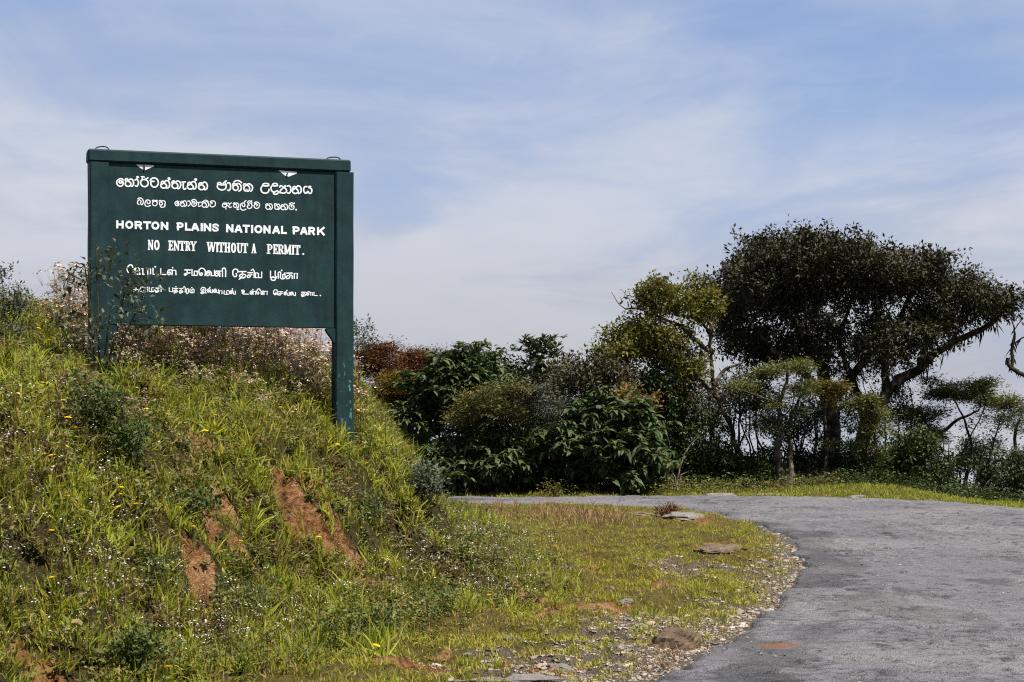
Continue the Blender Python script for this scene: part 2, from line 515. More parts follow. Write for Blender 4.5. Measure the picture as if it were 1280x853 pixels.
def ground_mat():
    m, t, out = new_mat('bank_and_verge_soil')
    geo = t.n('ShaderNodeNewGeometry'); P = geo.outputs['Position']
    at = t.n('ShaderNodeVertexColor', layer_name='cover')
    sp = t.n('ShaderNodeSeparateColor'); t.l(at.outputs[0], sp.inputs[0])
    n1 = t.noise(P, 3.0, 6, 0.65); n2 = t.noise(P, 22.0, 6, 0.7); n3 = t.noise(P, 90.0, 3, 0.6)
    # thatch under the grass
    under = t.ramp(n2, [(0.3, (0.02, 0.017, 0.008)), (0.55, (0.065, 0.054, 0.02)), (0.75, (0.13, 0.095, 0.045))])
    dirt = t.ramp(t.math('ADD', t.math('MULTIPLY', n1, 0.5), t.math('MULTIPLY', n2, 0.5)),
                  [(0.36, (0.028, 0.014, 0.008)), (0.44, (0.13, 0.058, 0.024)), (0.51, (0.27, 0.128, 0.052)), (0.62, (0.43, 0.255, 0.135))])
    turf = t.ramp(n2, [(0.3, (0.035, 0.030, 0.010)), (0.5, (0.11, 0.092, 0.024)), (0.7, (0.18, 0.135, 0.05))])
    grit = t.ramp(t.math('ADD', t.math('MULTIPLY', n3, 0.6), t.math('MULTIPLY', n2, 0.4)),
                  [(0.32, (0.0425, 0.0340, 0.0255)), (0.48, (0.1105, 0.0850, 0.0638)), (0.62, (0.2040, 0.1700, 0.1403)), (0.75, (0.3230, 0.2975, 0.2720))])
    edge = t.math('MULTIPLY', t.math('SUBTRACT', n2, 0.5), 0.9)
    fg = t.range(t.math('ADD', sp.outputs[1], edge), 0.35, 0.6)
    fr = t.range(t.math('ADD', sp.outputs[2], edge), 0.35, 0.6)
    fd = t.range(t.math('ADD', sp.outputs[0], t.math('MULTIPLY', t.math('SUBTRACT', n2, 0.5), 1.8)), 0.22, 0.62)
    col = t.mix(fg, under, turf)
    col = t.mix(fr, col, grit)
    col = t.mix(fd, col, dirt)
    h = t.math('ADD', t.math('MULTIPLY', n2, 1.0), t.math('MULTIPLY', n3, 0.5))
    principled(t, out, col, 0.95, 0.08, bump(t, h, 1.0, 0.07))
    return m


M['ground'] = ground_mat()


def road_mat():
    m, t, out = new_mat('worn_asphalt')
    geo = t.n('ShaderNodeNewGeometry'); P = geo.outputs['Position']
    at = t.n('ShaderNodeVertexColor', layer_name='wear_and_shade')
    sp = t.n('ShaderNodeSeparateColor'); t.l(at.outputs[0], sp.inputs[0])
    big = t.noise(P, 0.55, 5, 0.6); n2 = t.noise(P, 9.0, 6, 0.7); g = t.noise(P, 120.0, 2, 0.6)
    vo = t.n('ShaderNodeTexVoronoi'); vo.inputs['Scale'].default_value = 75.0; t.l(P, vo.inputs['Vector'])
    worn = t.ramp(t.math('ADD', t.math('MULTIPLY', n2, 0.42), t.math('MULTIPLY', g, 0.58)),
                  [(0.30, (0.0558, 0.0516, 0.0547)), (0.46, (0.1339, 0.1243, 0.1336)), (0.60, (0.1914, 0.1799, 0.1909)), (0.74, (0.2951, 0.2792, 0.2905))])
    fresh = t.ramp(t.math('ADD', t.math('MULTIPLY', n2, 0.4), t.math('MULTIPLY', g, 0.6)),
                   [(0.34, (0.0294, 0.0286, 0.0302)), (0.52, (0.0714, 0.0697, 0.0731)), (0.70, (0.1596, 0.1571, 0.1596))])
    f = t.range(t.math('ADD', sp.outputs[0], t.math('MULTIPLY', t.math('SUBTRACT', big, 0.5), 0.9)), 0.25, 0.75)
    col = t.mix(f, worn, fresh)
    dn = t.n('ShaderNodeTexNoise'); dn.inputs['Scale'].default_value = 5.0; dn.inputs['Detail'].default_value = 5.0; t.l(P, dn.inputs['Vector'])
    dv = t.n('ShaderNodeVectorMath', operation='MULTIPLY_ADD'); t.l(dn.outputs['Color'], dv.inputs[0]); dv.inputs[1].default_value = (0.14, 0.14, 0.0); t.l(P, dv.inputs[2])
    vc = t.n('ShaderNodeTexVoronoi', feature='DISTANCE_TO_EDGE'); vc.inputs['Scale'].default_value = 4.2; t.l(dv.outputs[0], vc.inputs['Vector'])
    zone = t.range(t.noise(P, 0.8, 4, 0.65), 0.44, 0.58)
    crk_shade = t.math('MULTIPLY', t.range(vc.outputs['Distance'], 0.0, 0.055, 1.0, 0.0), zone)
    dark = t.math('MAXIMUM', sp.outputs[1], t.math('MULTIPLY', crk_shade, 0.42))
    mpr = t.n('ShaderNodeMapping'); mpr.inputs['Scale'].default_value = (0.8, 1.7, 1.0); t.l(P, mpr.inputs[0])
    blot = t.range(t.noise(mpr.outputs[0], 2.6, 7, 0.75), 0.53, 0.66)
    tint = t.range(t.noise(P, 0.35, 3, 0.5), 0.42, 0.6)
    col = t.mix(t.math('MULTIPLY', tint, 0.35), col, (0.25, 0.235, 0.225))
    col = t.mix(t.math('MULTIPLY', blot, 0.6), col, (0.065, 0.062, 0.064))
    col = t.mix(t.math('MULTIPLY', dark, 0.9), col, (0.020, 0.018, 0.018))  # dark cracks, with the shade of broken flakes painted into the colour
    col = t.mix(t.range(t.math('ADD', sp.outputs[2], t.math('MULTIPLY', t.math('SUBTRACT', g, 0.5), 2.0)), 0.45, 0.75), col, (0.20, 0.085, 0.04))
    stone = t.range(vo.outputs['Distance'], 0.1, 0.5)
    h = t.math('ADD', t.math('MULTIPLY', n2, 1.2), t.math('ADD', t.math('MULTIPLY', g, 0.5), t.math('ADD', t.math('MULTIPLY', stone, -0.4), t.math('MULTIPLY', crk_shade, -0.4))))
    principled(t, out, col, 0.85, 0.25, bump(t, h, 1.0, 0.03))
    return m


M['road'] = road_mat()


def rock_mat(name, dark, light, lich=(0.45, 0.43, 0.38)):
    m, t, out = new_mat(name)
    geo = t.n('ShaderNodeNewGeometry'); P = geo.outputs['Position']
    a = t.noise(P, 7.0, 7, 0.7); b = t.noise(P, 30.0, 5, 0.7)
    col = t.ramp(t.math('ADD', t.math('MULTIPLY', a, 0.55), t.math('MULTIPLY', b, 0.45)), [(0.32, dark), (0.62, light)])
    col = t.mix(t.math('MULTIPLY', t.range(a, 0.56, 0.66), 0.6), col, lich)
    principled(t, out, col, 0.9, 0.15, bump(t, b, 0.9, 0.02))
    return m


M['rock'] = rock_mat('brown_grey_rock', (0.0360, 0.0240, 0.0144), (0.1760, 0.1240, 0.0800), (0.2720, 0.2320, 0.1760))
M['rock_pale'] = rock_mat('pale_grey_rock', (0.0720, 0.0640, 0.0576), (0.2160, 0.1960, 0.1760), (0.3200, 0.2960, 0.2640))
M['rock_dark'] = rock_mat('dark_grey_rock', (0.0200, 0.0192, 0.0192), (0.1040, 0.1000, 0.1000), (0.2400, 0.2400, 0.2400))
m, t, out = new_mat('roadside_gravel')
geo = t.n('ShaderNodeNewGeometry')
col = t.ramp(geo.outputs['Random Per Island'], [(0, (0.09, 0.075, 0.06)), (0.3, (0.22, 0.19, 0.155)), (0.55, (0.30, 0.235, 0.17)), (0.8, (0.40, 0.375, 0.35)), (1, (0.08, 0.075, 0.07))])
nz = t.noise(geo.outputs['Position'], 60.0, 4, 0.6)
col = t.mix(t.math('MULTIPLY', nz, 0.5), col, (0.18, 0.14, 0.10))
principled(t, out, col, 0.9, 0.15, bump(t, nz, 0.6, 0.006))
M['gravel'] = m
# ---------------------------------------------------------------- terrain
TOE_Y = np.array([0, 6.75, 9.45, 12.15, 15.5, 17.5, 21.6, 27.0, 32.4, 36.5, 38.2, 60])
TOE_X = np.array([-4.2, -2.3, -1.35, -0.5, 0.4, 1.06, 0.62, 0.32, -0.1, -1.2, -3.4, -40])
PR_S = np.array([-60, -1.0, 0.0, 0.5, 1.0, 1.5, 2.0, 2.5, 3.0, 4.0, 5.0, 6.5, 9.0, 15.0, 60])
PR_Z = np.array([0, 0.0, 0.02, 0.05, 0.14, 0.34, 1.02, 1.50, 1.68, 1.93, 2.12, 2.34, 2.55, 2.75, 2.8])


def toe_x(y):
    k = np.linspace(-1.2, 1.2, 5)
    return sum(np.interp(np.asarray(y) + a, TOE_Y, TOE_X) for a in k) / 5


def bank_s(x, y):
    return toe_x(y) - x


def bank_base(x, y):
    s = bank_s(x, y)
    z = (np.interp(s - 0.12, PR_S, PR_Z) + np.interp(s, PR_S, PR_Z) + np.interp(s + 0.12, PR_S, PR_Z)) / 3
    g = np.interp(y, [0, 17.2, 20.0, 24.0, 31.0, 36.0, 38.6], [1, 1, 1.32, 1.42, 1.42, 1.0, 0.0])
    z = z * g
    return -np.log(np.exp(-4 * z) + np.exp(-4 * 2.85)) / 4


def base_height(x, y):
    x = np.asarray(x, float); y = np.asarray(y, float)
    z = np.maximum(bank_base(x, y), 0)
    # hill behind the road on the left, ridge edge on the right beyond which the land falls away
    hill = sstep(0.4, 4.2, -x) * sstep(48.5, 52.5, y) * 2.75
    fall = np.where(y > 50.5, (y - 50.5) * 0.16 + np.maximum(y - 54, 0) * 0.14, 0.0)
    fall = fall * (1 - sstep(1.0, 5.0, -x) * (1 - sstep(62, 90, y)))
    rgt = np.maximum(x - 9.0, 0)
    fall = fall + 0.10 * rgt * sstep(30, 44, y)
    mound = 0.22 * np.exp(-((x - 8.2) / 2.0) ** 2 - ((y - 45.4) / 1.5) ** 2) + 0.08 * np.exp(-((x - 3.5) / 2.5) ** 2 - ((y - 45.6) / 1.2) ** 2)
    return z + hill - fall + mound


def ray_hit(u, v, fn, d0=9.0, d1=48.0):
    d = np.arange(d0, d1, 0.03)
    x = (u - 640.0) / F * d; zz = EYE + (HOR - v) / F * d
    b = np.where(zz <= fn(x, d))[0]
    i = b[0] if len(b) else len(d) - 1
    return np.array([x[i], d[i], float(fn(x[i], d[i]))])


# bare earth: worn lines on the bank (photo outline -> points on the slope), radius in metres, depth of the cut
SCARS = []


def scar(pts, r, depth, dirt=1.0):
    P = np.array([ray_hit(u, v, base_height) for u, v in pts])
    SCARS.append((P, r, depth, dirt))


scar([(350, 604), (358, 622), (372, 640)], 0.15, 0.22)
scar([(378, 606), (396, 628)], 0.14, 0.24)
scar([(388, 648), (408, 670)], 0.17, 0.30)
scar([(424, 676), (440, 692)], 0.15, 0.24)
scar([(352, 606), (362, 640)], 0.15, 0.14)
scar([(395, 600), (425, 630)], 0.09, 0.08)
scar([(470, 625), (498, 650), (512, 685)], 0.28, 0.50, 0.12)
scar([(268, 588), (272, 612), (284, 634)], 0.10, 0.09)
scar([(270, 642), (258, 660)], 0.10, 0.16)
scar([(250, 698), (252, 724)], 0.12, 0.22)
scar([(290, 675), (312, 700)], 0.12, 0.13)
scar([(262, 760), (276, 782)], 0.13, 0.18)
scar([(238, 690), (234, 715)], 0.10, 0.24, 0.1)
scar([(430, 722), (462, 728), (492, 736)], 0.10, 0.05)
scar([(232, 545), (258, 550), (288, 560)], 0.11, 0.06)
scar([(40, 835), (70, 845), (85, 852)], 0.16, 0.12)
scar([(22, 500), (45, 506)], 0.09, 0.04)
scar([(275, 740), (240, 790), (310, 800)], 0.10, 0.16, 0.5)
scar([(452, 470), (470, 490)], 0.25, 0.25, 0.2)
scar([(640, 650), (672, 652)], 0.22, 0.12, 0.1)
scar([(705, 690), (750, 700), (770, 712)], 0.3, 0.10, 0.35)
# flat dirt on the verge
VERGE_DIRT = [((735, 768), 0.55, 0.55), ((690, 770), 0.3, 0.5), ((745, 712), 0.18, 0.9), ((650, 752), 0.35, 0.35), ((470, 845), 0.6, 0.25), ((600, 838), 0.7, 0.3),
              ((870, 660), 0.4, 1.3), ((835, 742), 0.2, 0.5), ((840, 812), 0.28, 0.25), ((905, 690), 0.3, 1.2)]
VD = [(ray_hit(p[0], p[1], base_height), rx, ry) for p, rx, ry in VERGE_DIRT]


def seg_dist(x, y, P):
    best = np.full(np.shape(x), 1e9)
    for a, b in zip(P[:-1], P[1:]):
        d = b[:2] - a[:2]
        t = np.clip(((x - a[0]) * d[0] + (y - a[1]) * d[1]) / (d @ d + 1e-9), 0, 1)
        # depth runs faster than height in the picture: count distance along y less
        best = np.minimum(best, np.hypot(x - a[0] - t * d[0], (y - a[1] - t * d[1]) * 0.8))
    return best


def scar_fields(x, y):
    carve = np.zeros(np.shape(x)); dirt = np.zeros(np.shape(x))
    wob = np.clip(0.85 + 1.35 * fbm(x * 4.3, y * 3.6, 4, 5), 0.15, 1.8)
    for P, r, dep, di in SCARS:
        lo, hi = P.min(0) - 1, P.max(0) + 1
        near = (x > lo[0]) & (x < hi[0]) & (y > lo[1]) & (y < hi[1])
        if not np.any(near): continue
        d = seg_dist(x[near], y[near], P) / (r * wob[near])
        carve[near] = np.maximum(carve[near], dep * (1 - sstep(0.55, 1.05, d)))
        dirt[near] = np.maximum(dirt[near], di * (1 - sstep(0.75, 1.15, d)))
    for c, rx, ry in VD:
        d = np.hypot((x - c[0]) / rx, (y - c[1]) / ry) / wob
        dirt = np.maximum(dirt, 1 - sstep(0.5, 1.1, d))
    return carve, dirt


# road outline (photo points on flat ground, then on beyond the frame)
RL = [(825, 853), (880, 815), (950, 780), (985, 740), (1006, 710), (985, 676), (958, 660), (915, 649), (890, 641), (800, 637), (720, 634), (600, 631)]
road_left = [(0.2, -2.0), (0.25, 5.0), (0.55, 9.0)] + [tuple(px(u, v, 3600 / (v - 540))[:2]) for u, v in RL] + [(-6, 40.2), (-30, 42)]
road_far = [(-30, 46.0), (-8, 43.6), (0, 42.9), (4.6, 43.9), (8.1, 42.4), (10.3, 38.9), (12.5, 33.0)]
road_right = [(11.5, 26), (8.5, 16), (6.5, 9), (5.5, 4), (5.2, -2.0)]
ROAD = np.array(road_left + road_far + road_right)


def catmull(P, k=6, closed=False):
    P = np.asarray(P, float)
    if len(P) < 3 and not closed: return P
    Q = np.vstack([P[-1:], P, P[:2]]) if closed else np.vstack([2 * P[0] - P[1], P, 2 * P[-1] - P[-2]])
    t = np.linspace(0, 1, k, endpoint=False)[:, None]
    out = []
    for i in range(1, len(Q) - 2):
        a, b, c, d = Q[i - 1], Q[i], Q[i + 1], Q[i + 2]
        out.append(0.5 * (2 * b + (c - a) * t + (2 * a - 5 * b + 4 * c - d) * t ** 2 + (3 * b - a - 3 * c + d) * t ** 3))
    if not closed: out.append(P[-1:])
    return np.vstack(out)


def inside_poly(x, y, P):
    ins = np.zeros(np.shape(x), bool)
    j = len(P) - 1
    for i in range(len(P)):
        xi, yi = P[i]; xj, yj = P[j]
        c = ((yi > y) != (yj > y)) & (x < (xj - xi) * (y - yi) / (yj - yi + 1e-12) + xi)
        ins ^= c; j = i
    return ins


def poly_dist(x, y, P):
    best = np.full(np.shape(x), 1e9)
    for i in range(len(P)):
        a = P[i]; b = P[(i + 1) % len(P)]; d = b - a
        t = np.clip(((x - a[0]) * d[0] + (y - a[1]) * d[1]) / (d @ d + 1e-12), 0, 1)
        best = np.minimum(best, (x - a[0] - t * d[0]) ** 2 + (y - a[1] - t * d[1]) ** 2)
    return np.sqrt(best)


RG_X = np.arange(-8, 13.001, 0.1); RG_Y = np.arange(0, 48.001, 0.1)
_gx, _gy = np.meshgrid(RG_X, RG_Y)
RG = np.where(inside_poly(_gx, _gy, ROAD), 1, -1) * poly_dist(_gx, _gy, ROAD)


def road_sd(x, y):
    """metres inside the road (+) or outside it (-), read from a table"""
    fx = np.clip((np.asarray(x, float) + 8) / 0.1, 0, len(RG_X) - 1.001); fy = np.clip(np.asarray(y, float) / 0.1, 0, len(RG_Y) - 1.001)
    ix = fx.astype(int); iy = fy.astype(int); u = fx - ix; v = fy - iy
    r = (RG[iy, ix] * (1 - u) + RG[iy, ix + 1] * u) * (1 - v) + (RG[iy + 1, ix] * (1 - u) + RG[iy + 1, ix + 1] * u) * v
    w = 0.22 * fbm(np.asarray(x) * 1.7, np.asarray(y) * 0.8, 4, 61) + 0.06 * perlin(np.asarray(x) * 6, np.asarray(y) * 4, 66)
    return r + w * (np.asarray(y) < 38)


def height(x, y):
    x = np.asarray(x, float); y = np.asarray(y, float)
    z = base_height(x, y)
    onbank = sstep(0.4, 1.3, bank_s(x, y)) * (1 - sstep(37, 39, y))
    z = z + onbank * (0.26 * fbm(x * 1.1, y * 0.9, 4, 3) + 0.24 * fbm(x * 2.3, y * 1.7, 3, 7) + 0.13 * fbm(x * 4.5, y * 3.6, 3, 9))
    sd = road_sd(x, y)
    verge = (1 - onbank) * sstep(0.0, 0.8, -sd) * (y < 44)
    z = z + verge * (0.05 * fbm(x * 1.4, y * 1.0, 4, 21) + 0.02 * fbm(x * 6, y * 4, 3, 23)
                     + 0.10 * np.exp(-((x - 3.4) / 0.7) ** 2 - ((y - 30.5) / 1.8) ** 2))
    # small turf steps with a crumbling edge
    n = fbm(x * 0.9, y * 0.55, 3, 31)
    z = z + verge * (0.05 * sstep(0.0, 0.05, n) + 0.05 * sstep(0.03, 0.07, fbm(x * 1.6, y * 0.8, 3, 37)))
    z = z + 0.09 * np.exp(-((x + 1.40) / 0.5) ** 2 - ((y - 17.2) / 0.6) ** 2)
    carve, _ = scar_fields(x, y)
    rid = 1 - 2 * np.abs(fbm(x * 4.2, y * 3.4, 3, 13))
    z = z - carve * (0.75 + 0.55 * fbm(x * 9, y * 9, 3, 12) + 0.6 * (0.6 - rid))
    # the bed under the road lies lower than its surface
    return z - 0.10 * sstep(0.03, 0.3, sd)


def build_ground():
    xs = np.concatenate([[-900, -300, -120, -60], np.arange(-35, -9, 1.0), np.arange(-9, 8.5, 0.055), np.arange(8.5, 14, 0.25), np.arange(14, 40, 1.5), [50, 90, 250, 900]])
    ys = np.concatenate([[-300, -80, -20, -5], np.arange(0, 8, 1.0), np.arange(8, 27, 0.055), np.arange(27, 48, 0.12), np.arange(48, 66, 0.5), np.arange(66, 130, 4), [160, 250, 500, 1400]])
    X, Y = np.meshgrid(xs, ys)
    Z = height(X, Y)
    ny, nx = X.shape
    V = np.stack([X, Y, Z], -1).reshape(-1, 3)
    i = (np.arange(ny - 1)[:, None] * nx + np.arange(nx - 1)[None]).ravel()
    q = np.stack([i, i + 1, i + nx + 1, i + nx], -1)
    o = mesh_obj('ground', V, [q], M['ground'], smooth=True)
    tag(o, kind='structure')
    _, dirt = scar_fields(X, Y)
    sd = road_sd(X, Y)
    s = bank_s(X, Y)
    verge = (1 - sstep(0.1, 0.9, s)) * sstep(-0.2, 0.1, -sd)
    far = sstep(40, 44, Y)
    grit = gravel_field(X, Y)
    col = np.stack([dirt, np.maximum(verge, far), np.maximum(grit, sstep(-0.1, 0.15, sd)), np.ones_like(X)], -1)
    ca = o.data.color_attributes.new('cover', 'FLOAT_COLOR', 'POINT')
    ca.data.foreach_set('color', col.astype(np.float32).ravel())
    return o


def gravel_field(x, y):
    sd = road_sd(x, y)
    edge = np.exp(-np.maximum(-sd, 0) / np.interp(y, [9, 14, 20, 24, 30, 36], [0.9, 0.6, 0.6, 0.4, 0.2, 0.1])) * (sd < 0.1)
    a = ray_hit(800, 800, base_height); b = ray_hit(850, 715, base_height); c = ray_hit(700, 838, base_height)
    blob = (np.exp(-((x - a[0]) / 0.55) ** 2 - ((y - a[1]) / 1.2) ** 2) + 0.9 * np.exp(-((x - b[0]) / 0.55) ** 2 - ((y - b[1]) / 1.2) ** 2)
            + np.exp(-((x - c[0]) / 0.7) ** 2 - ((y - c[1]) / 0.8) ** 2))
    k = np.clip(edge * 1.05 + blob * 0.8, 0, 1.2) * (y < 40)
    return np.clip(k + 0.5 * fbm(x * 2.2, y * 1.4, 4, 44), 0, 1) * sstep(0.15, 0.4, k)


build_ground()


def build_road():
    ys = np.concatenate([np.arange(-2, 8, 0.5), np.arange(8, 20, 0.03), np.arange(20, 34, 0.045), np.arange(34, 47, 0.08)])
    xs = np.concatenate([np.arange(-30, -4, 0.8), np.arange(-4, 0, 0.12), np.arange(0, 8, 0.035), np.arange(8, 13, 0.10)])
    X, Y = np.meshgrid(xs, ys)
    out_tbl = (X < -8) | (Y < 0)
    sd = np.where(out_tbl, np.where(inside_poly(X, Y, ROAD), 1.0, -1.0) * np.minimum(poly_dist(X, Y, ROAD), 3), road_sd(X, Y))
    base = base_height(X, Y)
    edge = sstep(-0.06, 0.10, sd)
    # patched old surface: broken flakes, ruts and cracks
    n1 = fbm(X * 1.1, Y * 0.9, 4, 71); n2 = fbm(X * 3.3, Y * 3.0, 4, 73); n3 = fbm(X * 9.0, Y * 8.0, 3, 75)
    wx, wy = X + 0.10 * n2 + 0.03 * n3, Y + 0.14 * n1 + 0.08 * n2
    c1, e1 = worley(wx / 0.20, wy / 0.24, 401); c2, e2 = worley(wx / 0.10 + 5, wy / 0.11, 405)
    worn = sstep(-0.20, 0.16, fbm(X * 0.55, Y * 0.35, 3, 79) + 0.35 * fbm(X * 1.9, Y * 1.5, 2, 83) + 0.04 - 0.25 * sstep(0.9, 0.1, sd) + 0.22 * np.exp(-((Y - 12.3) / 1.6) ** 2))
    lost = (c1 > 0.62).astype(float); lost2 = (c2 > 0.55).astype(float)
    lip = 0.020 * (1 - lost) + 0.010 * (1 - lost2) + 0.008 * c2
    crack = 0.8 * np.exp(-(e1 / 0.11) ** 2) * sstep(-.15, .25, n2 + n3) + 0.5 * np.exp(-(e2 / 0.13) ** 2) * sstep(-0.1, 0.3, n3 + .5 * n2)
    Z = base + 0.035 * n1 + worn * (0.75 * lip - 0.010 * crack) + 0.004 * n3 - 0.06 + 0.10 * edge
    # dips along the broken edge at the bend
    Z -= 0.05 * np.exp(-((X - 4.3) / 0.5) ** 2 - ((Y - 24) / 2.0) ** 2) * sstep(0.0, 0.3, n2 + 0.1)
    ny, nx = X.shape
    keep = sd > -0.13
    fk = keep[:-1, :-1] & keep[1:, :-1] & keep[:-1, 1:] & keep[1:, 1:]
    i = (np.arange(ny - 1)[:, None] * nx + np.arange(nx - 1)[None])[fk]
    q = np.stack([i, i + 1, i + nx + 1, i + nx], -1)
    used = np.unique(q); remap = np.full(nx * ny, -1, np.int64); remap[used] = np.arange(len(used))
    V = np.stack([X, Y, Z], -1).reshape(-1, 3)[used]
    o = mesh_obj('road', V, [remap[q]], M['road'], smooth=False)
    tag(o, kind='structure')
    fresh = np.clip(1.0 - sd / np.interp(Y, [8, 14, 20, 26, 32], [1.2, 0.9, 0.8, 0.9, 0.3]), 0, 1) * 0.7 * (Y < 35) * (X < 6) + 0.10
    fresh = fresh + 0.7 * fbm(sd * 2.2, Y * 0.22, 4, 87) + 0.35 * sstep(0.05, 0.25, fbm(X * 0.8, Y * 0.5, 3, 89)) * (Y > 9)
    fresh = fresh + worn * (0.40 * (c1 - 0.5) + 0.25 * (c2 - 0.5))
    streak = np.exp(-(fbm(X * 1.3 + 3, Y * 3.2, 4, 93, 0.6) / 0.022) ** 2) * sstep(0.02, 0.2, fbm(X * 1.1, Y * 0.8, 3, 95)) * (sd > 0.1)  # short dark streaks painted in as shadow lines of flakes
    crk_shade = np.clip(0.8 * streak + (crack * 0.95 * sstep(-0.25, 0.3, n3 + n2) + 0.12 * lost * sstep(-.05, .25, n2 + n3)) * worn, 0, 1)  # cracks plus painted shade along flake edges and in lost-flake hollows
    c = ray_hit(972, 815, base_height)
    clay = np.exp(-((X - c[0]) / 0.16) ** 2 - ((Y - c[1]) / 0.20) ** 2) * 1.1
    c2 = ray_hit(1240, 828, base_height)
    clay = np.maximum(clay, 0.25 * np.exp(-((X - c2[0]) / 0.25) ** 2 - ((Y - c2[1]) / 0.12) ** 2))
    colr = np.stack([fresh, crk_shade, clay, np.ones_like(X)], -1).reshape(-1, 4)[used]
    ca = o.data.color_attributes.new('wear_and_shade', 'FLOAT_COLOR', 'POINT')
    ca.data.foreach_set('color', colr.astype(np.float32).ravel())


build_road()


def hit(u, v):
    return ray_hit(u, v, height)
# ---------------------------------------------------------------- the sign
YAW = R(17.5)
S_L = px(112, 540, 16.6)                     # left front edge of the sign
sx_dir = np.array([math.cos(YAW), math.sin(YAW), 0.0]); sy_dir = np.array([-math.sin(YAW), math.cos(YAW), 0.0])
S_LEN = 2.335
ORG = np.array([S_L[0], S_L[1], 1.35])
sign = empty('park_sign', ORG, 'dark green concrete notice board on two posts, lettered in white, standing on the grassy bank', 'sign', rz=YAW)
PW, PD = 0.165, 0.20
ZT0, ZT1 = 3.842 - ORG[2], 3.952 - ORG[2]
ZB0 = 2.432 - ORG[2]


def rough(o, amp=0.004, sc=3.0):
    """slightly uneven cast edges"""
    me = o.data
    for v in me.vertices:
        c = v.co
        v.co.x += amp * math.sin(c.z * 7.1 * sc + c.y * 11) * 0.5
        v.co.y += amp * math.sin(c.x * 5.3 * sc + c.z * 3.7) * 0.5
    return o


def post(x0):
    b = MB()
    zs = np.concatenate([np.linspace(-0.55, ZT0 - 0.004, 14)])
    # stacked octagon-cut section with worn edges
    c = 0.012
    sec = np.array([(0, c), (c, 0), (PW - c, 0), (PW, c), (PW, PD - c), (PW - c, PD), (c, PD), (0, PD - c)])
    V = []
    for k, z in enumerate(zs):
        w = 0.0035 * np.array([math.sin(k * 1.9 + j * 2.1 + x0) for j in range(8)])
        V += [(x0 + p[0] + w[j] * (1 if p[0] > PW / 2 else -1) * 0.5, p[1] + w[j] * 0.5, z) for j, p in enumerate(sec)]
    n = len(zs)
    q = [[k * 8 + j, k * 8 + (j + 1) % 8, (k + 1) * 8 + (j + 1) % 8, (k + 1) * 8 + j] for k in range(n - 1) for j in range(8)]
    b.add(V, [np.array(q), np.array([list(range(8))[::-1], [(n - 1) * 8 + j for j in range(8)]])])
    return b.build('post', M['sign'], sign)


post(0.0)
post(S_LEN - PW)
b = MB(); b.box(-0.012, S_LEN - 0.022, 0.008, PD + 0.012, ZT0, ZT1, 0.014)
beam = rough(b.build('top_beam', M['sign'], sign))
BY = 0.028                                   # the panel sits back from the faces of the posts
b = MB(); b.box(PW - 0.004, S_LEN - PW + 0.004, BY, BY + 0.055, ZB0, ZT0 - 0.003, 0.006)
board = b.build('board', M['sign'], sign)
for side in (0, 1):
    b = MB()
    xa = PW - 0.003 if side == 0 else S_LEN - PW + 0.003
    s = 1 if side == 0 else -1
    V = []
    for yy in (BY - 0.012, BY + 0.07):
        V += [(xa, yy, ZB0 - 0.003), (xa + s * 0.085, yy, ZB0 - 0.003), (xa + s * 0.085, yy, ZB0 - 0.022), (xa + s * 0.014, yy, ZB0 - 0.125), (xa, yy, ZB0 - 0.15)]
    q = [[j, (j + 1) % 5, 5 + (j + 1) % 5, 5 + j] for j in range(5)]
    b.add(V, [np.array(q), np.array([[4, 3, 2, 1, 0], [5, 6, 7, 8, 9]])])
    b.build('brace', M['sign'], sign)
# bent lifting wires cast into the top of the beam
for x0, w, h in ((0.055, 0.115, 0.030), (S_LEN - 0.235, 0.125, 0.026)):
    b = MB()
    th = np.linspace(0, np.pi, 12)
    pts = np.stack([x0 + w * (0.5 - 0.5 * np.cos(th)), 0.075 + 0.02 * np.sin(th * 2), ZT1 - 0.012 + (h + 0.012) * np.sin(th) ** 0.55], -1)
    b.tube(pts, 0.0055, 6)
    b.build('lifting_loop', M['wire'], sign)


def on_board(u, v):
    """photo point -> (x, z) on the front of the panel"""
    O = np.array([0, 0, EYE]); d = np.stack([(np.asarray(u) - 640) / F, np.ones_like(np.asarray(u, float)), (HOR - np.asarray(v)) / F], -1)
    P0 = ORG + sy_dir * BY
    t = ((P0 - O) @ sy_dir) / (d @ sy_dir)
    W = O + d * t[..., None] - ORG
    return np.stack([W @ sx_dir, W[..., 2]], -1)


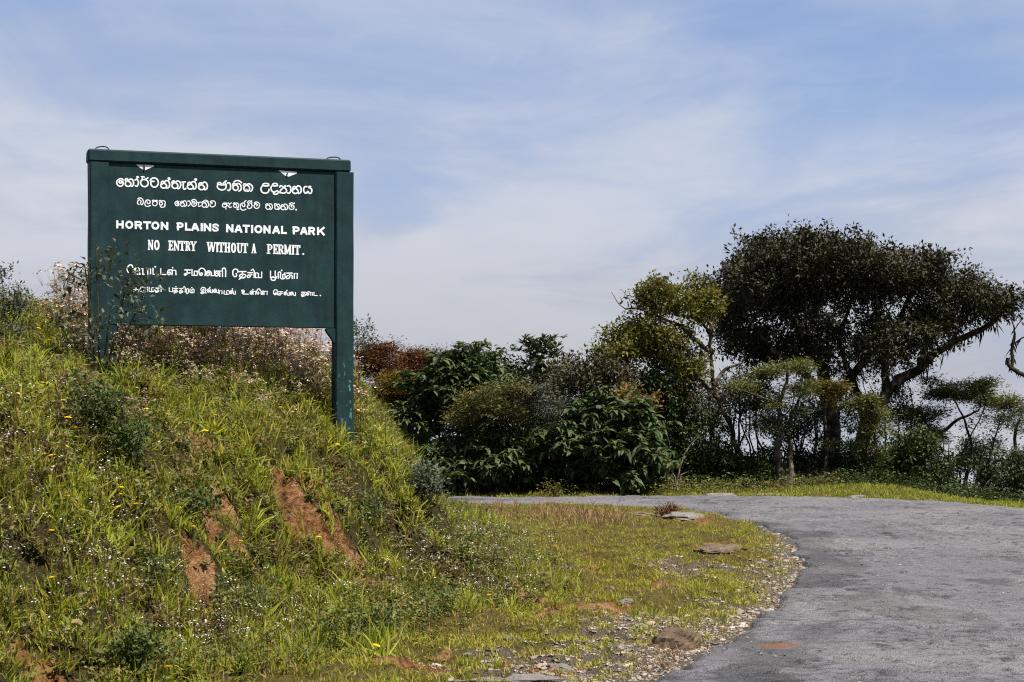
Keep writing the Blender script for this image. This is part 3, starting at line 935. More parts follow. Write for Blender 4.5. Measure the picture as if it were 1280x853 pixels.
class Lettering:
    """painted strokes lying on the panel"""
    def __init__(self):
        self.items = []; self.k = 0

    def _lay(self, P2, faces):
        y = BY - 0.0012 - 0.00012 * (self.k % 14); self.k += 1
        V = np.stack([P2[:, 0], np.full(len(P2), y), P2[:, 1]], -1)
        self.items.append((P2[:, 0].min(), P2[:, 0].max(), V, faces))

    def stroke(self, pts, width, smooth=True, round_cap=True):
        """pts: photo points; width in photo pixels"""
        P = np.asarray(pts, float)
        if smooth and len(P) > 2: P = catmull(P, 5)
        T = np.gradient(P, axis=0); T /= np.linalg.norm(T, axis=1, keepdims=True) + 1e-9
        Nn = np.stack([-T[:, 1], T[:, 0]], -1) * width / 2
        L, Rr = P + Nn, P - Nn
        n = len(P)
        Q = on_board(np.concatenate([L[:, 0], Rr[:, 0]]), np.concatenate([L[:, 1], Rr[:, 1]]))
        i = np.arange(n - 1)
        self._lay(Q, [np.stack([i, i + 1, n + i + 1, n + i], -1)])
        if round_cap:
            for e in (P[0], P[-1]): self.dot(e, width / 2)

    def dot(self, c, r):
        a = np.linspace(0, 2 * np.pi, 10, endpoint=False)
        Q = on_board(c[0] + r * np.cos(a), c[1] + r * np.sin(a))
        self._lay(Q, [np.arange(10)[None]])

    def poly(self, pts):
        P = np.asarray(pts, float)
        self._lay(on_board(P[:, 0], P[:, 1]), [np.arange(len(P))[None]])

    def build(self, name, label=None):
        """one mesh for each word of the line"""
        words = []
        for it in sorted(self.items, key=lambda i: i[0]):
            if words and it[0] - words[-1][0] < 0.026:
                words[-1][0] = max(words[-1][0], it[1]); words[-1][1].append(it)
            else: words.append([it[1], [it]])
        for _, its in words:
            b = MB()
            for it in its: b.add(it[2], it[3])
            o = b.build(name, M['letter'], board)
            if label: o['label'] = label


def crop(x0, y0, s):
    return lambda pts, dx=0.0, dy=0.0, k=1.0: [(x0 + (x * k + dx) / s, y0 + (y * k + dy) / s) for x, y in pts]


# --- first two lines: round Sinhala letters, drawn stroke by stroke
NA = [[(70, 240), (75, 190), (115, 170), (140, 200), (160, 230), (200, 280), (180, 320), (125, 338), (75, 315), (55, 270), (85, 240), (130, 215)],
      [(140, 200), (190, 155), (245, 175), (272, 245), (255, 315), (205, 340)]]
TA = [[(330, 215), (335, 180), (375, 165), (390, 200), (345, 235), (330, 285), (355, 330), (405, 345), (455, 325), (470, 270), (430, 215), (385, 205)],
      [(420, 185), (470, 165), (520, 195), (540, 260), (520, 325), (475, 355)]]
VIR = [[(235, 165), (255, 125), (230, 100), (270, 92), (280, 125)]]
AE = [[(575, 190), (610, 195), (650, 185)], [(610, 195), (600, 270), (605, 340), (630, 365), (665, 345)]]


def put(L, strokes, c, w, dx=0.0, dy=0.0, k=1.0):
    for s in strokes: L.stroke(c(s, dx, dy, k), w)


L = Lettering()
c = crop(142, 216, 20.645); w = 1.8
put(L, [[(255, 190), (210, 162), (150, 165), (95, 205), (80, 255), (100, 315), (160, 352), (215, 340), (245, 290), (238, 235), (200, 215), (150, 215), (140, 250), (165, 275), (205, 260), (208, 220)]], c, w * 0.9)
put(L, [[(385, 225), (310, 215), (305, 170), (350, 160), (365, 200), (320, 235), (300, 290), (325, 340), (380, 355), (435, 330), (440, 270), (400, 235)],
        [(400, 190), (440, 165), (490, 190), (515, 260), (500, 330), (460, 355)], [(555, 190), (600, 175), (635, 220), (635, 300), (600, 355), (560, 340)],
        [(735, 185), (700, 230), (705, 300), (755, 355), (830, 360), (885, 310), (885, 240), (840, 190), (780, 180), (735, 185)],
        [(790, 185), (840, 165), (885, 135)],
        [(1040, 230), (980, 225), (960, 265), (975, 330), (1040, 375), (1110, 355), (1150, 290), (1145, 210), (1100, 155), (1035, 140), (975, 160), (945, 205)]], c, w)
put(L, [[(590, 175), (610, 130), (590, 110), (630, 105), (645, 130)], [(735, 185), (740, 130), (715, 105)], [(740, 105), (785, 110), (790, 130)]], c, w * 0.8)
c = crop(198, 218, 19.39)
put(L, NA + TA + AE, c, w); put(L, VIR, c, w * 0.8)
put(L, NA, c, w, 645, 25); put(L, VIR, c, w * 0.8, 645, 22)
put(L, NA, c, w, 915, 38)
c = crop(266, 220, 20.645)
put(L, [[(130, 235), (125, 200), (155, 175), (195, 180), (215, 210), (260, 215), (275, 190), (310, 180), (335, 210), (345, 270), (320, 335), (250, 365), (170, 350), (120, 300), (120, 250), (150, 225), (230, 235), (320, 232)],
        [(275, 190), (310, 155), (350, 130)], [(380, 190), (420, 180), (455, 230), (455, 320), (420, 380), (385, 370)],
        [(515, 245), (520, 205), (560, 195), (580, 230), (530, 265), (520, 310), (545, 360), (590, 378), (640, 355), (655, 300), (620, 250), (570, 230)],
        [(610, 215), (660, 200), (715, 240), (735, 310), (715, 370), (675, 395)], [(545, 160), (590, 130), (650, 125), (700, 145), (740, 180)],
        [(790, 255), (800, 215), (840, 210), (860, 245), (820, 275), (800, 325), (820, 380), (855, 390), (870, 345), (885, 395), (930, 385), (950, 330), (930, 270), (880, 240)],
        [(880, 225), (930, 205), (995, 240), (1025, 300), (1015, 360), (975, 400)]], c, w * 0.95)
c = crop(322, 222, 17.78)
put(L, [[(245, 185), (240, 145), (190, 135), (130, 145), (120, 180), (180, 190), (245, 185)], [(120, 175), (85, 215), (75, 280), (110, 335), (180, 350), (235, 325), (255, 265)],
        [(440, 185), (430, 145), (380, 135), (335, 155), (350, 190), (440, 185)], [(335, 165), (300, 220), (305, 285), (350, 325), (400, 315), (440, 295)],
        [(355, 325), (360, 365), (405, 375), (450, 355), (460, 315)],
        [(490, 215), (510, 185), (545, 195), (575, 225), (530, 265), (495, 320), (500, 345)], [(575, 225), (620, 200), (610, 182)],
        [(575, 225), (630, 260), (640, 315), (590, 350), (530, 345), (500, 340)], [(660, 195), (700, 185), (735, 230), (735, 300), (705, 350), (665, 345)],
        [(1180, 205), (1150, 200), (1140, 225), (1190, 250), (1205, 290), (1190, 345), (1150, 355), (1115, 310), (1085, 352), (1040, 335), (1022, 265), (1045, 210), (1095, 205)]], c, w * 0.95)
put(L, NA, c, w, 719, 47, 0.92)
L.build('lettering', 'word of the top line, large white Sinhala lettering')

L = Lettering()
c = crop(168, 242, 23.7); w = 1.2
put(L, [[(100, 160), (150, 135), (215, 150), (260, 215), (260, 290), (220, 340)], [(220, 335), (185, 305), (195, 235), (150, 190), (110, 210), (90, 270), (100, 310), (140, 330)],
        [(370, 230), (385, 290), (420, 310), (460, 280), (460, 225), (410, 195), (350, 205), (320, 260), (310, 330), (350, 380), (410, 385), (480, 355)],
        [(530, 230), (540, 205), (580, 205), (600, 230), (635, 205), (670, 215), (665, 240), (600, 235), (545, 260), (540, 320), (570, 360), (620, 365), (665, 330), (670, 270), (640, 240)],
        [(730, 235), (750, 210), (790, 215), (790, 245), (745, 275), (740, 310), (770, 345), (815, 335), (830, 295), (800, 255)],
        [(800, 240), (850, 215), (900, 240), (915, 290), (890, 340)], [(760, 360), (780, 400), (830, 410), (890, 395), (915, 350)]], c, w)
c = crop(214, 244, 21.33)
put(L, [[(205, 175), (150, 165), (105, 200), (105, 245), (140, 285), (190, 280), (205, 235), (185, 205), (150, 215), (155, 240), (185, 240)],
        [(440, 165), (480, 160), (510, 210), (495, 265), (450, 295)],
        [(610, 165), (570, 170), (545, 150), (590, 120), (650, 135), (675, 200), (665, 265), (610, 305), (560, 285), (545, 235), (570, 195), (610, 185), (635, 205), (620, 240), (590, 240)],
        [(705, 195), (740, 200), (785, 190)], [(740, 200), (725, 250), (735, 305), (785, 290)], [(860, 160), (910, 140), (960, 150), (985, 185)],
        [(1085, 235), (1090, 210), (1060, 205), (1040, 185), (1060, 165), (1110, 155), (1160, 180), (1180, 240), (1150, 300), (1085, 320), (1040, 290), (1035, 240)]], c, w)
put(L, NA, c, w, 196, 31, 0.8); put(L, TA, c, w, 543, 36, 0.84)
c = crop(274, 246, 12.8)
put(L, [[(55, 125), (50, 155), (80, 170), (110, 160), (120, 130), (95, 120), (75, 130)], [(60, 112), (85, 102), (125, 108)], [(105, 165), (108, 200)], [(120, 130), (150, 160)],
        [(140, 100), (165, 115), (195, 100)], [(170, 115), (155, 150), (165, 178), (195, 165)],
        [(225, 110), (240, 100), (255, 115), (235, 130), (230, 155), (255, 175), (280, 160), (275, 135), (255, 120)], [(265, 105), (295, 105), (312, 135), (305, 170), (285, 185), (290, 210), (315, 200)],
        [(365, 130), (380, 160), (405, 155), (410, 125), (390, 105), (355, 110), (340, 140), (340, 185), (365, 215), (400, 215), (430, 200)], [(395, 105), (410, 75), (430, 65)],
        [(475, 145), (470, 125), (460, 118), (480, 102), (510, 110), (525, 145), (510, 180), (475, 190), (450, 170), (455, 140)], [(450, 95), (475, 70), (510, 75), (525, 100)], [(505, 82), (520, 68)],
        [(590, 108), (560, 105), (590, 85), (630, 100), (645, 140), (625, 180), (590, 190), (560, 165), (560, 135), (590, 120), (610, 130), (600, 150)],
        [(920, 140), (890, 140), (885, 118), (905, 112), (910, 132), (890, 160), (895, 195), (930, 205), (945, 175), (925, 150)], [(920, 135), (945, 120), (970, 145), (970, 185), (945, 210)],
        [(1125, 110), (1160, 100), (1195, 115), (1205, 100)], [(1165, 170), (1150, 155), (1165, 135), (1190, 145), (1195, 185), (1165, 207), (1125, 195), (1115, 165), (1125, 135), (1150, 128)]], c, w)
put(L, TA, c, w, 580, 32, 0.5); put(L, NA, c, w, 957, 42, 0.5)
L.dot(c([(1230, 210)])[0], 1.1)
L.build('lettering', 'word of the second line, smaller white Sinhala lettering')

# --- English lines
SANS = {  # strokes in a unit box, y down; thick even strokes
    'H': [[(.15, 0), (.15, 1)], [(.85, 0), (.85, 1)], [(.1, .5), (.9, .5)]],
    'O': [[(.5 + .36 * math.sin(a), .5 - .385 * math.cos(a)) for a in np.linspace(0, 2 * np.pi, 25)]],
    'R': [[(.15, 0), (.15, 1)], [(.1, .125), (.6, .125), (.8, .2), (.8, .42), (.6, .53), (.1, .53)], [(.5, .5), (.86, 1)]],
    'T': [[(0, .125), (1, .125)], [(.5, .05), (.5, 1)]],
    'N': [[(.15, 0), (.15, 1)], [(.85, 0), (.85, 1)], [(.14, .1), (.86, .9)]],
    'P': [[(.17, 0), (.17, 1)], [(.1, .125), (.62, .125), (.82, .22), (.82, .45), (.62, .56), (.1, .56)]],
    'L': [[(.2, 0), (.2, 1)], [(.1, .875), (1, .875)]],
    'A': [[(.12, 1), (.47, .06)], [(.88, 1), (.53, .06)], [(.25, .68), (.75, .68)]],
    'I': [[(.5, 0), (.5, 1)]],
    'S': [[(.88, .27), (.72, .13), (.42, .11), (.18, .22), (.22, .4), (.55, .5), (.82, .62), (.84, .8), (.6, .89), (.3, .88), (.1, .72)]],
    'K': [[(.15, 0), (.15, 1)], [(.92, 0), (.2, .62)], [(.42, .42), (.92, 1)]],
}


def sans(L, word, boxes, c, y0, y1, xa, xb):
    """boxes: left/right of each letter in crop pixels; y0/y1: (top, bottom) of the line at xa and at xb"""
    for ch, (a, b) in zip(word, boxes):
        for s in SANS[ch]:
            pts = []
            for u, v in s:
                X = a + (b - a) * u; f = (X - xa) / (xb - xa)
                tp = y0[0] + (y1[0] - y0[0]) * f; bt = y0[1] + (y1[1] - y0[1]) * f
                pts.append((X, tp + (bt - tp) * v))
            L.stroke(c(pts), 2.55 if ch != 'S' else 2.3, smooth=False, round_cap=(ch == 'S' or (len(s) > 2)))


L = Lettering()
c = crop(140, 270, 9.143)
sans(L, 'HORTON', [(47, 135), (150, 243), (257, 350), (357, 447), (448, 543), (555, 645)], c, (52, 143), (90, 182), 47, 1222)
sans(L, 'PLAINS', [(740, 820), (832, 900), (900, 1000), (1008, 1042), (1045, 1135), (1140, 1222)], c, (52, 143), (90, 182), 47, 1222)
c = crop(270, 270, 9.014)
sans(L, 'NATIONAL', [(112, 198), (205, 300), (300, 382), (390, 424), (430, 525), (533, 615), (630, 725), (730, 797)], c, (94, 185), (130, 220), 112, 1228)
sans(L, 'PARK', [(862, 945), (945, 1035), (1040, 1120), (1135, 1228)], c, (94, 185), (130, 220), 112, 1228)
L.build('lettering', 'word of the line HORTON PLAINS NATIONAL PARK in heavy white capitals')

# condensed slab capitals: thick stems (first list), thin strokes and serifs (second list)
_o = [(.5 + .30 * math.sin(a), .5 - .43 * math.cos(a)) for a in np.linspace(0, 2 * np.pi, 25)]
SLAB = {
    'N': ([[(.16, .06), (.84, .94)]], [[(.18, 0), (.18, 1)], [(.84, 0), (.84, 1)], [(0, .06), (.36, .06)], [(0, .94), (.36, .94)], [(.66, .06), (1, .06)]]),
    'O': ([_o], []),
    'E': ([[(.34, 0), (.34, 1)]], [[(.02, .06), (.95, .06)], [(.02, .94), (.95, .94)], [(.3, .5), (.75, .5)], [(.91, 0), (.91, .28)], [(.91, .72), (.91, 1)], [(.72, .36), (.72, .64)]]),
    'T': ([[(.5, 0), (.5, 1)]], [[(.02, .06), (.98, .06)], [(.08, 0), (.08, .3)], [(.92, 0), (.92, .3)], [(.2, .94), (.8, .94)]]),
    'R': ([[(.3, 0), (.3, 1)], [(.8, .18), (.8, .38)], [(.6, .52), (.86, .97)]], [[(.02, .06), (.62, .06), (.8, .18), (.8, .38), (.62, .5), (.3, .5)], [(.02, .94), (.55, .94)]]),
    'Y': ([[(.22, .03), (.52, .55)], [(.5, .5), (.5, 1)]], [[(.82, .03), (.52, .55)], [(0, .06), (.45, .06)], [(.65, .06), (1, .06)], [(.25, .94), (.75, .94)]]),
    'W': ([[(.14, .03), (.30, .97)], [(.5, .03), (.68, .97)]], [[(.30, .97), (.5, .1)], [(.68, .97), (.88, .03)], [(0, .06), (.3, .06)], [(.38, .06), (.62, .06)], [(.76, .06), (1, .06)]]),
    'I': ([[(.5, 0), (.5, 1)]], [[(.1, .06), (.9, .06)], [(.1, .94), (.9, .94)]]),
    'H': ([[(.25, 0), (.25, 1)], [(.76, 0), (.76, 1)]], [[(.02, .06), (.46, .06)], [(.54, .06), (.98, .06)], [(.02, .94), (.46, .94)], [(.54, .94), (.98, .94)], [(.2, .5), (.8, .5)]]),
    'U': ([[(.26, 0), (.26, .75), (.38, .92), (.55, .94)]], [[(.8, 0), (.8, .75), (.7, .92), (.5, .95)], [(.02, .06), (.5, .06)], [(.62, .06), (.98, .06)]]),
    'A': ([[(.48, .02), (.76, .97)]], [[(.48, .06), (.22, .97)], [(.3, .66), (.7, .66)], [(.05, .94), (.4, .94)], [(.55, .94), (.98, .94)]]),
    'P': ([[(.3, 0), (.3, 1)], [(.8, .18), (.8, .42)]], [[(.02, .06), (.62, .06), (.8, .18), (.8, .42), (.62, .55), (.3, .55)], [(.02, .94), (.58, .94)]]),
    'M': ([[(.82, 0), (.82, 1)], [(.18, .05), (.46, .9)]], [[(.15, 0), (.15, 1)], [(.46, .9), (.78, .05)], [(0, .06), (.28, .06)], [(.7, .06), (1, .06)], [(0, .94), (.3, .94)], [(.66, .94), (1, .94)]]),
}
L = Lettering()
c3, c4 = crop(140, 270, 9.143), crop(270, 270, 9.014)


def slab(L, word, boxes, c, y0, y1, xa, xb):
    for ch, (a, b) in zip(word, boxes):
        def tr(s):
            r = []
            for u, v in s:
                X = a + (b - a) * u; f = (X - xa) / (xb - xa)
                tp = y0[0] + (y1[0] - y0[0]) * f; bt = y0[1] + (y1[1] - y0[1]) * f
                r.append((X, tp + (bt - tp) * v))
            return c(r)
        for s in SLAB[ch][0]: L.stroke(tr(s), 2.15, smooth=False, round_cap=False)
        for s in SLAB[ch][1]: L.stroke(tr(s), 1.35, smooth=False, round_cap=False)


slab(L, 'NO', [(410, 472), (476, 548)], c3, (273, 390), (293, 404), 410, 965)
slab(L, 'ENTRY', [(640, 699), (704, 770), (770, 832), (834, 896), (892, 968)], c3, (273, 390), (293, 404), 410, 965)
slab(L, 'WITHOUT', [(-107, 2), (0, 28), (26, 92), (92, 163), (165, 230), (232, 300), (297, 360)], c4, (298, 411), (331, 441), 25, 948)
slab(L, 'A', [(394, 457)], c4, (298, 411), (331, 441), 25, 948)
slab(L, 'PERMIT', [(570, 640), (640, 693), (692, 765), (765, 850), (850, 885), (885, 950)], c4, (298, 411), (331, 441), 25, 948)
p = c4([(974, 420), (993, 421), (992, 441), (973, 440)]); L.poly(p)
L.build('lettering', 'word of the line NO ENTRY WITHOUT A PERMIT in narrow white slab capitals')

# --- last two lines: square-cut Tamil letters
L = Lettering(); w = 1.5
c = crop(145, 325, 9.846)


def straight(strokes, c, w):
    for s in strokes: L.stroke(c(s), w, smooth=(len(s) > 4))


straight([[(205, 95), (200, 72), (175, 62), (145, 85), (137, 125), (155, 155), (185, 148), (185, 122), (160, 122)],
          [(235, 125), (250, 115), (262, 130), (250, 152), (225, 150), (218, 130), (240, 105), (275, 103), (288, 125), (288, 165)],
          [(288, 112), (330, 108), (330, 165)], [(345, 180), (290, 178), (235, 178), (222, 195)], [(390, 175), (390, 112), (425, 112), (425, 175)],
          [(455, 105), (455, 178), (515, 180)], [(550, 110), (550, 180), (612, 182)],
          [(645, 160), (662, 150), (668, 172), (648, 185), (633, 165), (645, 130), (680, 125), (692, 150), (688, 185)], [(690, 130), (735, 130), (738, 185)],
          [(845, 125), (915, 125)], [(875, 125), (875, 170), (850, 190), (845, 172), (910, 160)],
          [(935, 120), (935, 192), (1000, 192), (1000, 140)], [(1000, 142), (965, 138), (962, 190)],
          [(1035, 180), (1050, 160), (1065, 175), (1050, 192), (1028, 180), (1020, 130), (1050, 105), (1085, 115), (1100, 150), (1095, 195)],
          [(1128, 165), (1145, 155), (1152, 178), (1130, 195), (1115, 180), (1120, 145), (1150, 138), (1172, 160), (1170, 195)], [(1170, 195), (1212, 195), (1212, 130)]], c, w)
L.dot(c([(483, 86)])[0], 1.15); L.dot(c([(697, 98)])[0], 1.05)
c = crop(265, 325, 8.828)
straight([[(50, 150), (66, 145), (66, 172), (42, 178), (33, 150), (50, 125), (75, 130), (85, 150), (85, 185)], [(80, 125), (115, 125), (115, 185)], [(115, 128), (115, 100), (138, 92), (150, 115), (150, 185)],
          [(285, 140), (282, 112), (255, 103), (232, 120), (230, 160), (250, 187), (272, 175), (265, 152)],
          [(300, 130), (375, 130)], [(335, 130), (335, 180), (305, 188), (310, 165), (345, 158), (372, 172), (355, 198), (320, 200), (300, 215)],
          [(395, 142), (445, 142)], [(420, 142), (420, 185), (395, 195), (395, 172), (440, 165)], [(432, 118), (452, 103), (465, 125), (465, 195)],
          [(480, 145), (480, 197), (548, 197), (548, 135)], [(512, 197), (512, 150), (495, 145)],
          [(645, 125), (645, 197), (697, 197), (697, 125)], [(700, 205), (690, 226), (658, 222), (652, 200), (675, 190), (702, 205), (715, 185)],
          [(732, 205), (732, 142), (757, 142), (757, 203), (803, 203), (803, 145)], [(780, 203), (780, 165), (800, 155)],
          [(825, 147), (885, 147)], [(855, 147), (855, 197), (825, 207), (828, 178), (880, 172), (885, 207)], [(908, 205), (908, 150), (942, 150), (938, 205)]], c, w)
L.dot(c([(768, 118)])[0], 1.05)
L.build('lettering', 'word of the large white Tamil line')

L = Lettering(); w = 1.15
c = crop(145, 325, 9.846)
straight([[(225, 338), (245, 345), (242, 375), (218, 386), (215, 368), (275, 365)], [(278, 330), (278, 392)],
          [(302, 368), (318, 355), (325, 378), (305, 390), (295, 368), (308, 338), (335, 338), (342, 360), (340, 388)], [(340, 342), (366, 342), (366, 390), (328, 400)], [(388, 335), (388, 392)],
          [(410, 340), (410, 387), (465, 387), (465, 348), (440, 348), (440, 387)],
          [(480, 348), (535, 348)], [(507, 348), (505, 385), (485, 390), (488, 370), (518, 370), (525, 388), (490, 403)], [(528, 325), (545, 315), (556, 345), (554, 392)],
          [(655, 345), (655, 392), (697, 392), (697, 345)], [(710, 352), (760, 352)], [(737, 352), (735, 390), (712, 395), (717, 375), (748, 375), (755, 393), (715, 410)],
          [(780, 353), (825, 353)], [(802, 353), (800, 395), (780, 400), (785, 380), (813, 380), (820, 398), (785, 412)], [(828, 338), (842, 328), (852, 350), (852, 398)],
          [(867, 402), (867, 362), (892, 362), (890, 402), (870, 418)], [(912, 360), (912, 402), (957, 402), (957, 365), (935, 365), (935, 402)],
          [(1065, 372), (1080, 360), (1080, 385), (1055, 385), (1045, 362), (1065, 340), (1095, 348), (1105, 375), (1095, 400), (1060, 418), (1045, 402), (1110, 408)],
          [(1132, 388), (1146, 375), (1146, 398), (1126, 393), (1126, 368), (1150, 356), (1162, 380), (1166, 402), (1186, 402), (1186, 365)],
          [(1207, 390), (1221, 377), (1222, 400), (1203, 395), (1203, 372), (1226, 360), (1238, 382), (1242, 403), (1262, 403), (1262, 366)]], c, w)
for q in ((737, 332), (933, 343), (1155, 340)): L.dot(c([q])[0], 0.85)
c = crop(265, 325, 8.828)
straight([[(80, 375), (80, 342), (110, 342), (110, 375)], [(135, 340), (135, 377), (187, 377), (187, 344), (162, 344), (162, 377)],
          [(207, 363), (219, 352), (219, 373), (202, 370), (202, 348), (225, 338), (234, 362), (240, 377), (257, 377), (257, 346)],
          [(348, 352), (332, 345), (336, 362), (357, 355), (350, 336), (325, 338)], [(357, 355), (330, 374), (345, 378), (405, 379)],
          [(427, 370), (442, 357), (442, 378), (422, 376), (422, 352), (445, 345), (453, 362), (453, 382)], [(450, 348), (482, 348), (482, 382)],
          [(532, 343), (525, 322), (505, 325), (493, 350), (500, 376), (517, 372), (510, 355)],
          [(547, 372), (560, 360), (560, 381), (543, 378), (543, 353), (565, 345), (574, 364), (573, 383)], [(573, 349), (610, 348), (607, 384)],
          [(690, 378), (706, 362), (706, 384), (684, 380), (680, 345), (705, 330), (722, 348), (722, 385)],
          [(735, 352), (780, 353)], [(758, 353), (757, 382), (737, 390), (740, 372), (775, 372)],
          [(802, 374), (814, 364), (814, 386), (797, 383), (797, 362), (818, 354), (829, 374), (835, 390), (852, 390), (852, 358)],
          [(870, 376), (882, 366), (882, 388), (865, 385), (865, 364), (886, 356), (897, 376), (903, 392), (920, 392), (920, 360)],
          [(985, 358), (1030, 358)], [(1010, 358), (1008, 390), (988, 396), (990, 378), (1022, 376), (1028, 394), (990, 408)],
          [(1052, 378), (1064, 367), (1064, 388), (1045, 386), (1045, 362), (1068, 352), (1085, 362), (1090, 392)], [(1085, 364), (1106, 362), (1110, 392)], [(1125, 358), (1125, 394), (1160, 395)]], c, w)
for q in ((225, 322), (450, 330), (826, 338), (1195, 394)): L.dot(c([q])[0], 0.85)
L.build('lettering', 'word of the bottom line, small white Tamil lettering')

# two white plates with a dark hook under the beam
for pts, hk in (([(170, 206), (192.5, 206.8), (192, 208.5), (181, 213), (178, 212)], [(179.6, 206), (180.4, 212.5)]),
                ([(348, 213.2), (371, 215), (371, 217), (361, 221), (356.5, 219.8)], [(358.4, 219.5), (358.8, 216.5)])):
    L = Lettering(); L.poly(pts); L.build('white_tab')
    b = MB(); Q = on_board(np.array([h[0] for h in hk]), np.array([h[1] for h in hk]))
    b.tube([(Q[0, 0], BY - 0.006, Q[0, 1]), (0.5 * (Q[0, 0] + Q[1, 0]) + 0.002, BY - 0.010, 0.5 * (Q[0, 1] + Q[1, 1])), (Q[1, 0], BY - 0.006, Q[1, 1])], 0.006, 6)
    b.build('hook', M['wire'], board)
# ---------------------------------------------------------------- woody plants
def grow(starts, attr, step, reach, kill, iters=140, wobble=0.12, gen=None):
    """branches grow from the drawn limbs toward points of the crown; returns nodes and parents"""
    gen = gen or rng
    P = [np.asarray(p, float) for p in starts[0]]; par = list(starts[1])
    P = np.array(P); par = np.array(par)
    A = np.asarray(attr, float)
    alive = np.ones(len(A), bool)
    nd = np.full(len(A), 1e9); ni = np.zeros(len(A), int)

    def upd(lo):
        new = P[lo:]
        for a in range(0, len(new), 400):
            d = np.linalg.norm(A[:, None] - new[None, a:a + 400], axis=2)
            j = d.argmin(1); m = d[np.arange(len(A)), j]
            b = m < nd
            nd[b] = m[b]; ni[b] = j[b] + lo + a
    upd(0)
    for _ in range(iters):
        alive &= nd > kill
        sel = alive & (nd < reach)
        if not sel.any():
            if not alive.any(): break
            # nothing in reach: pull the nearest one
            k = np.where(alive)[0]; sel = np.zeros(len(A), bool); sel[k[nd[k].argsort()[:3]]] = True
        idx = ni[sel]
        d = A[sel] - P[idx]; d /= np.linalg.norm(d, axis=1, keepdims=True) + 1e-9
        u, inv = np.unique(idx, return_inverse=True)
        D = np.zeros((len(u), 3)); np.add.at(D, inv, d)
        D += gen.normal(0, wobble, D.shape) * np.linalg.norm(D, axis=1, keepdims=True)
        D /= np.linalg.norm(D, axis=1, keepdims=True) + 1e-9
        n0 = len(P)
        P = np.vstack([P, P[u] + D * step]); par = np.concatenate([par, u])
        if len(P) > 60000: break
        upd(n0)
    return P, par


def wood_mesh(b, P, par, rad, sides_of=lambda r: 3, mat=0):
    n = len(P)
    has = par >= 0
    ch = np.where(has)[0]
    d = np.zeros((n, 3)); d[ch] = P[ch] - P[par[ch]]
    L = np.linalg.norm(d, axis=1, keepdims=True); d = d / (L + 1e-9)
    # the thickest child carries on its parent's ring
    main = np.full(n, -1)
    order = ch[np.argsort(rad[ch])]
    main[par[order]] = order
    nd = d.copy()
    hm = main >= 0
    nd[hm] = d[hm] + d[main[hm]]
    nd /= np.linalg.norm(nd, axis=1, keepdims=True) + 1e-9
    for s, lo, hi in ((9, 0.07, 9), (6, 0.025, 0.07), (4, 0.010, 0.025), (3, 0, 0.010)):
        e = ch[(rad[ch] >= lo) & (rad[ch] < hi)]
        if not len(e): continue
        p = par[e]
        cont = main[p] == e
        d0 = np.where(cont[:, None], nd[p], d[e]); r0 = np.where(cont, rad[p], np.minimum(rad[e] * 1.25, rad[p]))
        root = cont & (par[p] < 0)
        r0 = np.where(root, rad[p], r0)
        an = np.linspace(0, 2 * np.pi, s, endpoint=False)

        def ring(c, dd, r):
            ref = np.array([0.37, 0.81, 0.45])
            X = np.cross(dd, ref); X /= np.linalg.norm(X, axis=1, keepdims=True) + 1e-9
            Y = np.cross(dd, X)
            return c[:, None] + r[:, None, None] * (np.cos(an)[None, :, None] * X[:, None] + np.sin(an)[None, :, None] * Y[:, None])
        V = np.concatenate([ring(P[p], d0, r0), ring(P[e], nd[e], rad[e])], 1)
        j = np.arange(s); k = (j + 1) % s
        q = np.stack([j, k, s + k, s + j], -1)
        f = (np.arange(len(e)) * 2 * s)[:, None, None] + q[None]
        b.add(V.reshape(-1, 3), [f.reshape(-1, 4)], mat)


def radii(P, par, tip, power, guide):
    n = len(P)
    acc = np.zeros(n)
    kids = np.zeros(n, int)
    np.add.at(kids, par[par >= 0], 1)
    acc[kids == 0] = tip ** power
    for i in range(n - 1, 0, -1):              # children always come after their parents
        if par[i] >= 0:
            if acc[i] == 0: acc[i] = tip ** power
            acc[par[i]] += acc[i]
    r = acc ** (1 / power)
    g = len(guide)
    r[:g] = np.where(np.isnan(guide), np.minimum(r[:g], 0.2), guide)
    return r, kids


def leaf_shape(L, W, fold=0.12, droop=0.15, base=0.0):
    """a leaf along +y: two halves meeting at the midrib"""
    V = np.array([(0, base, 0), (-W / 2, base + 0.42 * L, fold * W), (0, base + 0.45 * L, 0), (W / 2, base + 0.42 * L, fold * W), (0, base + L, -droop * L)])
    return V, [(np.array([[0, 2, 1], [0, 3, 2]]), 0), (np.array([[1, 2, 4], [2, 3, 4]]), 0)]


def long_leaf(L, W, fold=0.2, droop=0.4):
    V = np.array([(0, 0, 0), (-.5 * W, .35 * L, fold * W), (0, .35 * L, 0), (.5 * W, .35 * L, fold * W),
                  (-.42 * W, .68 * L, fold * W - droop * .35 * L), (0, .68 * L, -droop * .35 * L), (.42 * W, .68 * L, fold * W - droop * .35 * L), (0, L, -droop * L)])
    return V, [(np.array([[0, 2, 1], [0, 3, 2], [4, 5, 7], [5, 6, 7]]), 0), (np.array([[1, 2, 5, 4], [2, 3, 6, 5]]), 0)]


